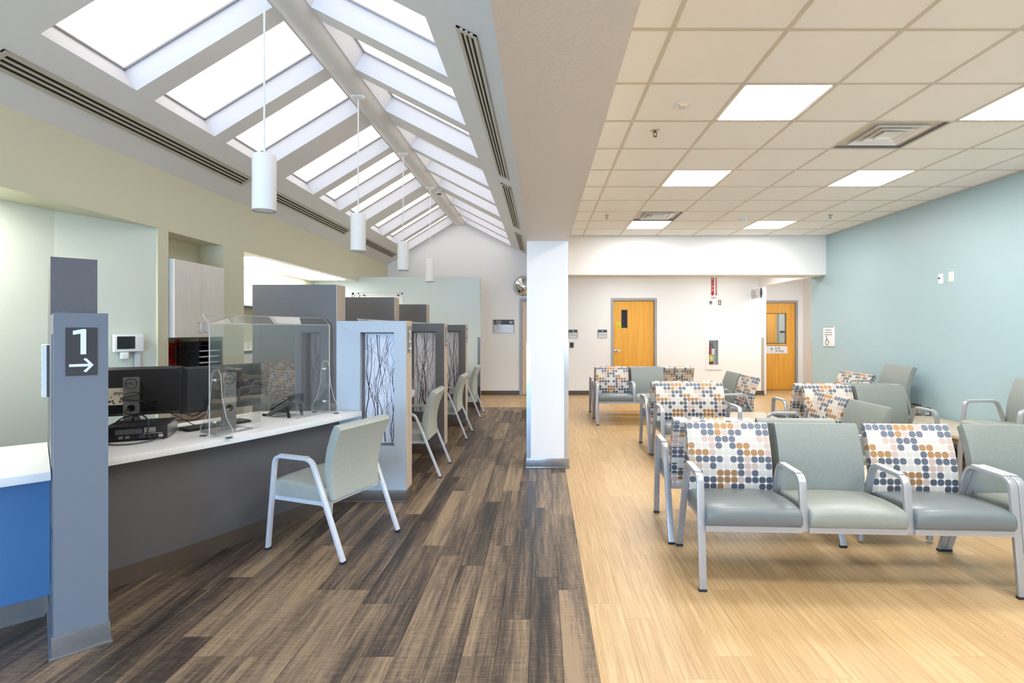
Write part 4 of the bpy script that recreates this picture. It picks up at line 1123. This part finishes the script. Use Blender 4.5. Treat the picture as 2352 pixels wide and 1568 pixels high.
# ------------------------------------------------------------------ acrylic shields
def shield(p0, p1, ztop, label, cut=True, lean=1):
    a = Vector(p0); b = Vector(p1); d = (b - a); L = d.length; ang = math.atan2(d.y, d.x)
    o = thing('acrylic_shield', label, 'sneeze guard', (a.x, a.y, ZD), ang, group='clear acrylic counter shields'); H = ztop - ZD; t = .0025
    hs = [(L * .36, L * .66, 0.0, .105)] if cut else []
    g = MB(); holes_wall(g, 0, L, 0.004, H, [(h[0], h[1], .0, h[3]) for h in hs], lambda q, w, c, e: g.box(q, w, -t, t, c, e))
    g.build('screen', 'acrylic', o)
    fl = lean
    g = MB(); g.extr([(0, H), (fl * .058, H + .056), (fl * .058, H + .060), (0, H + .006)], (0.0, 0, 0), (0, 1, 0), (0, 0, 1), (1, 0, 0), L); g.build('top_flange', 'acrylic', o)
    g = MB()
    for x in (0, L): g.box(x - .0018, x + .0018, -t - .0005, t + .001, 0.004, H)
    g.box(0, L, -t - .0005, t + .0005, H - .0016, H + .0016); g.tube([(0, fl * .058, H + .058), (L, fl * .058, H + .058)], .0018, 6)
    for x in (0, L): g.tube([(x, 0, H), (x, fl * .058, H + .058)], .0018, 6)
    g.build('polished_edge', 'rim_light', o)
    for x in (.05, L - .05):
        out = [(-.135, 0), (-.135, .055), (-.085, .12), (-.05, .25), (-.036, .40), (-.02, .43), (.02, .43), (.036, .40), (.05, .25), (.085, .12), (.135, .055), (.135, 0)]
        f = MB().extr(out, (x - .0025, 0, .004), (0, 1, 0), (0, 0, 1), (1, 0, 0), .005).build('foot', 'acrylic', o)
        MB().tube([(x, p[0], p[1] + .004) for p in out], .0017, 5).build('foot_edge', 'rim_light', f)
        for z in (.10, .37): MB().tube([(x - .016, -.012, z), (x - .016, .012, z)], .008, 10).build('bolt', 'rim_light', f, smooth=40)
        for s in (-1, 1): MB().lathe([(.022, 0), (.022, .004)], (x, s * .11, 0), n=12).build('pad', 'dark_grey', f)
shield((-2.13, 3.36), (-1.80, 4.44), 1.515, 'clear acrylic shield standing on the front counter')
shield((-1.62, 4.76), (-1.62, 6.2), 1.515, 'clear acrylic shield on the second counter behind the number 2 partition')
shield((-1.62, 6.52), (-1.62, 7.96), 1.515, 'clear acrylic shield on the third counter behind the number 3 partition')

# ------------------------------------------------------------------ things on the front counter
def monitor(cx, cy, ang, label, zc=1.05, w=.565, h=.335):
    """back of the monitor faces local -y"""
    o = thing('monitor', label, 'monitor', (cx, cy, ZD), R(ang), group='flat monitors seen from behind'); z = zc - ZD
    MB().box(-w / 2, w / 2, 0, .012, z - h / 2, z + h / 2).build('screen_panel', 'black_plastic', o, bevel=.003)
    g = MB(); a, b = w / 2, h / 2
    g.add([(-a, 0, z - b), (a, 0, z - b), (a, 0, z + b), (-a, 0, z + b), (-a * .93, -.022, z - b * .88), (a * .93, -.022, z - b * .88), (a * .93, -.022, z + b * .9), (-a * .93, -.022, z + b * .9)],
          [(0, 1, 5, 4), (1, 2, 6, 5), (2, 3, 7, 6), (3, 0, 4, 7), (4, 5, 6, 7)]); g.build('rear_shell', 'monitor_black', o, bevel=.002)
    MB().box(-.14, .14, -.0255, -.02, z - b * .86, z - b * .42).build('port_recess', 'black_plastic', o)
    # stand column with a round cable hole
    g = MB(); cw = .044; hz = .16; hr = .024; y0, y1 = -.066, -.04
    ring = [(hr * math.cos(2 * PI * k / 20), hz + hr * math.sin(2 * PI * k / 20)) for k in range(20)]
    g2 = MB(); holes_wall(g2, -cw, cw, .006, z + .10, [(-hr, hr, hz - hr, hz + hr)], lambda q, w_, c, e: g2.box(q, w_, y0, y1, c, e))
    for k in range(4):
        sgn = [(1, 1), (-1, 1), (-1, -1), (1, -1)][k]
        arc = [(hr * math.cos(PI / 2 * (k + t / 5)), hz + hr * math.sin(PI / 2 * (k + t / 5))) for t in range(6)]
        g2.extr([(sgn[0] * hr, hz + sgn[1] * hr)] + arc, (0, y0, 0), (1, 0, 0), (0, 0, 1), (0, 1, 0), y1 - y0)
    g2.build('stand_column', 'stand_grey', o)
    MB().box(-.05, .05, -.042, -.02, z - .05, z + .06).build('mount', 'black_plastic', o)
    MB().box(-cw, cw, y0 - .0006, y0, z - .045, z - .043).build('seam', 'dark_grey', o)
    MB().box(-.125, .125, -.13, .06, 0, .012).build('stand_base', 'stand_grey', o, bevel=.004)
    zl = z + .058
    lg = MB().lathe([(.036, -.0005), (.036, -.002), (.0325, -.002), (.0325, -.0005)], (0, y0, zl), (0, 1, 0), 32, caps=False).build('logo_ring', 'print_black', o)
    for ch, x, rr in (('D', -.0205, 0), ('E', -.0075, .7), ('L', .0075, 0), ('L', .0185, 0)):
        put_text(ch, .021, 'print_black', (x - (.002 if ch == 'E' else 0), y0 - .001, zl - .0075 + (.006 if ch == 'E' else 0)), lg, rot=(PI / 2, rr, 0), align='CENTER', name='logo_letter')
    return o
monitor(-2.83, 3.64, 24, 'left black monitor seen from behind with a cable-wrapped stand')
monitor(-2.20, 3.634, 60, 'right black monitor seen from behind through the acrylic shield', 1.08, .53, .305)
# floral card leaning on the left monitor
o = thing('greeting_card', 'cream card with flowers propped on the left monitor', 'card', (-2.895, 3.553, .965), R(24))
MB().box(-.08, .085, -.001, .001, 0, .115).build('card', 'card_cream', o)
rnd = random.Random(4)
for k in range(26):
    x, z = rnd.uniform(-.07, .075), rnd.uniform(.008, .108)
    if -.03 < x < .03 and z > .06: continue
    MB().lathe([(rnd.uniform(.003, .009), 0), (.002, -.0008)], (x, -.001, z), (0, 1, 0), 6).build('flower', rnd.choice(('flower_red', 'flower_blue', 'leaf_green', 'flower_red')), o)
put_text('joy', .035, 'print_black', (-.005, -.0015, .072), o)
# small computer lying at the front
o = thing('computer', 'small black desktop computer lying on the front counter with cables plugged in', 'computer', (-2.545, 3.285, ZD), R(24))
MB().box(-.165, .165, 0, .29, .008, .092).build('case', 'black_plastic', o, bevel=.003)
MB().box(.165, .167, .01, .28, .012, .088).build('side_cover', 'stand_grey', o); MB().box(-.16, .16, .01, .285, .092, .094).build('lid', 'monitor_black', o)
for i in range(12):
    for j in range(3): MB().box(-.10 + i * .0115, -.092 + i * .0115, -.0008, 0, .045 + j * .0105, .0525 + j * .0105).build('vent_slot', 'mid_grey', o)
MB().box(.045, .105, -.0012, 0, .05, .08).build('card_bracket', 'print_grey', o); MB().box(.04, .14, -.0012, 0, .041, .044).build('shield_strip', 'sign_silver', o)
for x, w, mat in ((-.145, .02, 'flower_blue'), (-.085, .022, 'mid_grey'), (-.05, .022, 'mid_grey'), (.02, .03, 'flower_blue'), (.065, .012, 'flower_blue'), (.095, .012, 'leaf_green'), (.12, .024, 'sign_silver')):
    MB().box(x, x + w, -.003, 0, .018, .034).build('port', mat, o)
for x in (-.13, .13):
    for y in (.04, .25): MB().box(x - .015, x + .015, y - .015, y + .015, 0, .008).build('foot', 'rubber', o)
o = thing('keyboard', 'black keyboard lying behind the acrylic shield', 'keyboard', (-2.365, 3.80, ZD), R(62))
MB().box(-.225, .225, -.075, .075, 0, .014).build('tray', 'black_plastic', o, bevel=.004)
km = MB().box(-.0075, .0075, -.0075, .0075, 0, .008).mesh('key', 'dark_grey', bevel=.0015)
for i in range(22):
    for j in range(6):
        k = link('key', km, o); k.location = (-.209 + i * .0199, -.06 + j * .0235, .013)
# desk phone
o = thing('desk_phone', 'black desk phone with handset at the far end of the front counter', 'telephone', (-2.05, 4.23, ZD), R(-107))
MB().extr([(-.115, .012), (-.10, .006), (.07, .098), (.085, .125), (.075, .135), (-.115, .034)], (-.09, 0, 0), (0, 1, 0), (0, 0, 1), (1, 0, 0), .18).build('body', 'dark_grey', o, bevel=.005)
for sx in (-.075, .065):
    MB().extr([(.045, .09), (.065, .10), (.088, .0), (.068, .0)], (sx, 0, 0), (0, 1, 0), (0, 0, 1), (1, 0, 0), .012).build('stand_leg', 'black_plastic', o)
MB().extr([(-.10, .0), (-.085, .008), (-.02, .04), (.03, .045), (.03, .038), (-.02, .032), (-.08, .0)], (.082, 0, 0), (0, 1, 0), (0, 0, 1), (1, 0, 0), .01).build('side_trim', 'stand_grey', o)
MB().extr([(.02, .102), (.075, .132), (.085, .175), (.07, .18), (.01, .11)], (-.085, 0, 0), (0, 1, 0), (0, 0, 1), (1, 0, 0), .11).build('display', 'black_plastic', o, bevel=.004)
MB().tube(smooth_path([(.06, -.105, .052), (.06, -.085, .085), (.06, -.03, .108), (.06, .04, .146), (.06, .085, .165), (.06, .105, .150)], 5), [.021] * 5 + [.015] * 15 + [.022] * 6, 10).build('handset', 'black_plastic', o, smooth=50)
MB().tube([(.078, -.09, .075), (.078, -.02, .112), (.078, .07, .160)], .0035, 6).build('handset_trim', 'stand_grey', o, smooth=40)
for i in range(3):
    for j in range(4): MB().box(-.06 + i * .03, -.04 + i * .03, -.085 + j * .025, -.068 + j * .025, .038 + j * .0135, .060 + j * .0135).build('key', 'mid_grey', o)
cord = [(.06 + .008 * math.cos(k * 1.2), -.10 - .02 * math.sin(k / 40 * PI) - k * .0022, .012 + .008 * math.sin(k * 1.2) + .03 * max(0, 1 - k / 12)) for k in range(44)]
MB().tube(cord, .003, 5).build('coiled_cord', 'black_plastic', o, smooth=60)
# cables
CAB = [([(-2.77, 3.56, 1.02), (-2.70, 3.52, 1.0), (-2.63, 3.63, .93), (-2.52, 3.70, .84), (-2.40, 3.70, .79), (-2.28, 3.80, .79)], .003, 'thin black cable drooping from the left monitor to the keyboard'),
       ([(-2.80, 3.565, .94), (-2.76, 3.47, .93), (-2.70, 3.50, .90), (-2.66, 3.46, .87), (-2.62, 3.27, .83)], .0045, 'thick black cable from the left monitor stand to the computer'),
       ([(-2.66, 3.22, .80), (-2.70, 3.35, .90), (-2.62, 3.52, .925), (-2.48, 3.62, .90), (-2.33, 3.52, .90), (-2.24, 3.535, .965)], .0042, 'black cable arching from the computer to the right monitor'),
       ([(-2.655, 3.20, .81), (-2.69, 3.34, .88), (-2.58, 3.46, .875), (-2.46, 3.58, .86), (-2.30, 3.50, .88), (-2.215, 3.56, .955)], .0036, 'black cable running low from the computer to the right monitor'),
       ([(-2.45, 3.30, .80), (-2.42, 3.22, .83), (-2.46, 3.28, .90), (-2.56, 3.36, .93), (-2.66, 3.42, .91), (-2.70, 3.46, .86)], .005, 'stiff black cable looping over the top of the computer'),
       ([(-2.66, 3.20, .79), (-2.58, 3.15, .785), (-2.48, 3.17, .785), (-2.42, 3.24, .79), (-2.40, 3.33, .80)], .004, 'grey cable lying along the counter before the computer')]
for pts, r, lab in CAB:
    tag(MB().tube(smooth_path(pts, 8), r, 6).build('cable', 'black_plastic' if 'grey' not in lab else 'dark_grey', smooth=60), lab, 'cable', 'cables on the front counter')
lp = [(-2.83 + (math.cos(R(24)) * (.062 * math.cos(a)) - math.sin(R(24)) * (-.053 + .02 * math.sin(a))), 3.64 + (math.sin(R(24)) * (.062 * math.cos(a)) + math.cos(R(24)) * (-.053 + .02 * math.sin(a))), 1.02 + .03 * math.sin(a * .37)) for a in [k * PI / 8 for k in range(52)]]
tag(MB().tube(lp, .003, 5).build('cable', 'black_plastic', smooth=60), 'black cable wound around the left monitor stand', 'cable', 'cables on the front counter')
# ------------------------------------------------------------------ along the left wall
o = thing('wall_intercom', 'white wall intercom with a dark screen on the slanted green wall', 'intercom', (-3.595, 4.55, 1.36), math.atan2(.704, .29))
MB().box(-.115, .115, -.03, 0, -.075, .075).build('body', 'white_plastic', o, bevel=.006)
MB().box(-.095, .045, -.0315, -.03, -.05, .058).build('screen', 'screen', o)
for i in range(2):
    for j in range(3): MB().lathe([(.006, 0), (.005, -.002)], (.07 + .022 * i, -.03, .04 - .03 * j), (0, 1, 0), 8).build('button', 'sign_silver', o)
MB().box(-.06, -.005, -.03, 0, -.135, -.078).build('power_box', 'white_enamel', o, bevel=.003)
g = MB(); g.tube(smooth_path([(.03, -.008, -.075), (.05, -.012, -.09), (.07, -.008, -.082), (.075, -.012, -.095)], 5), .003, 5); g.build('wires', 'mid_grey', o)
o = thing('cable_raceway', 'pale vertical cable raceway below the intercom', 'raceway', (-3.567, 4.62, .6), math.atan2(.704, .29))
MB().box(-.02, .02, -.012, 0, 0, .68).build('cover', 'sign_silver', o)
# wall cabinet in niche
o = thing('wall_cabinet', 'pale two-door wall cabinet set in the green niche', 'cabinet', (XL, 5.31, 1.40), PI / 2)   # local x = +Y, local -y = +X
MB().box(-.385, .385, .0, .265, 0, .742).build('body', 'cabinet_white', o)
MB().box(-.385, -.379, -.035, .0, 0, .742).build('side_edge', 'sign_silver', o)
for s in (-1, 1):
    d_ = MB().box(min(0, s * .384) + .0015, max(0, s * .384) - .0015, -.052, -.03, .002, .740).build('door', 'cabinet_white', o)
    MB().tube(fillet([(s * .045, -.052, .05), (s * .045, -.080, .05), (s * .045, -.080, .145), (s * .045, -.052, .145)], .012, 3), .005, 8).build('handle', 'steel', d_, smooth=40)
MB().box(-.384, .384, -.03, 0, 0, .742).build('face_frame', 'cabinet_white', o)
o = thing('wall_phone', 'red wall telephone under the pale cabinet', 'telephone', (-3.77, 5.27, 1.13), PI / 2)
MB().box(-.09, .05, -.05, 0, 0, .21).build('body', 'red', o, bevel=.012)
MB().tube(smooth_path([(.035, -.075, -.005), (.035, -.10, .02), (.035, -.105, .11), (.035, -.10, .20), (.035, -.075, .225)], 5), [.03] * 3 + [.022] * 14 + [.03] * 4, 10).build('handset', 'red', o, smooth=50)
for i in range(3):
    for j in range(4): MB().box(-.07 + i * .025, -.055 + i * .025, -.053, -.05, .05 + j * .03, .068 + j * .03).build('key', 'black_plastic', o)
MB().tube(smooth_path([(.035, -.08, .0), (.035, -.07, -.08), (.0, -.05, -.15), (-.02, -.03, -.05), (0, -.02, .01)], 6), .004, 6).build('cord', 'red', o, smooth=50)
# back credenza
o = thing('credenza', 'low pale-topped cabinet row along the green wall behind the monitors', 'cabinet', (XL, 7.0, 0), PI / 2)
MB().box(-2.07, -1.255, -.02, .265, .902, .93).build('worktop', 'counter_white', o)
MB().box(-2.07, -1.255, -.004, .0, .0, .902).build('apron', 'cabinet_white', o)
for i in range(3):
    d_ = MB().box(-2.06 + i * .27, -2.06 + i * .27 + .262, -.022, -.003, .1, .88).build('door', 'credenza_wood', o)
    MB().tube([(-2.06 + i * .27 + .03, -.035, .72), (-2.06 + i * .27 + .03, -.035, .82)], .005, 8).build('handle', 'steel', d_)
# letter tray tower
o = thing('letter_tray', 'black mesh letter-tray tower under the pale cabinet', 'letter tray', (-3.565, 5.465, .93), PI / 2)  # local x=+Y, -y=+X
for x in (-.185, 0.182): pass
g = MB(); g.box(-.185, .185, .10, .108, 0, .42); g.build('back', 'black_plastic', o)
for x in (-.185, .18):
    g = MB(); hs = [(-.075 + .024 * i, -.06 + .024 * i, z, z + .028) for i in range(7) for z in (.30, .345, .385)] if x < 0 else []
    holes_wall(g, -.11, .108, 0, .42, hs, lambda a, b, c, d: g.box(x, x + .005, a, b, c, d)); g.build('side', 'black_plastic', o)
for k in range(7):
    MB().box(-.18, .18, -.11, .10, .02 + k * .06, .024 + k * .06).build('shelf', 'black_plastic', o)
    if k in (2, 3, 4, 5): MB().box(-.16, .15, -.115, .08, .0245 + k * .06, .031 + k * .06).build('paper_stack', 'print_white', o)
for k in range(12): MB().box(-.165 + k * .029, -.158 + k * .029, .092, .10, .30, .41).build('slat', 'mid_grey', o)
# office alcove contents
o = thing('office_cabinet', 'white wall cabinet inside the lit office alcove', 'cabinet', (-4.35, 7.75, 1.80), PI / 2)
MB().box(-.9, .9, -.30, 0, 0, .30).build('body', 'cabinet_white', o)
for i in range(4):
    d_ = MB().box(-.9 + i * .45 + .002, -.45 + i * .45 - .002, -.32, -.302, .004, .296).build('door', 'white_enamel', o)
MB().box(-.9, .9, -.32, -.0, -.012, 0).build('under_shade_strip', 'dark_grey', o)  # dark strip standing in for the shadow under the cabinet
o = thing('office_desk', 'white desk with a file rack inside the lit office alcove', 'desk', (-4.35, 7.75, 0), PI / 2)
MB().box(-1.0, 1.0, -.45, 0, 1.17, 1.2).build('worktop', 'white_enamel', o); MB().box(-1.0, 1.0, -.43, -.41, 0, 1.17).build('front_panel', 'white_enamel', o)
MB().box(-1.0, 1.0, -.452, -.45, 1.165, 1.20).build('edge_band', 'dark_grey', o)
for k in range(40):
    MB().box(-.9 + k * .04, -.9 + k * .04 + .022, -.40, -.2, 1.2, 1.275 + .01 * (k % 3)).build('file', ('ivory', 'card_cream', 'sign_silver')[k % 3], o)
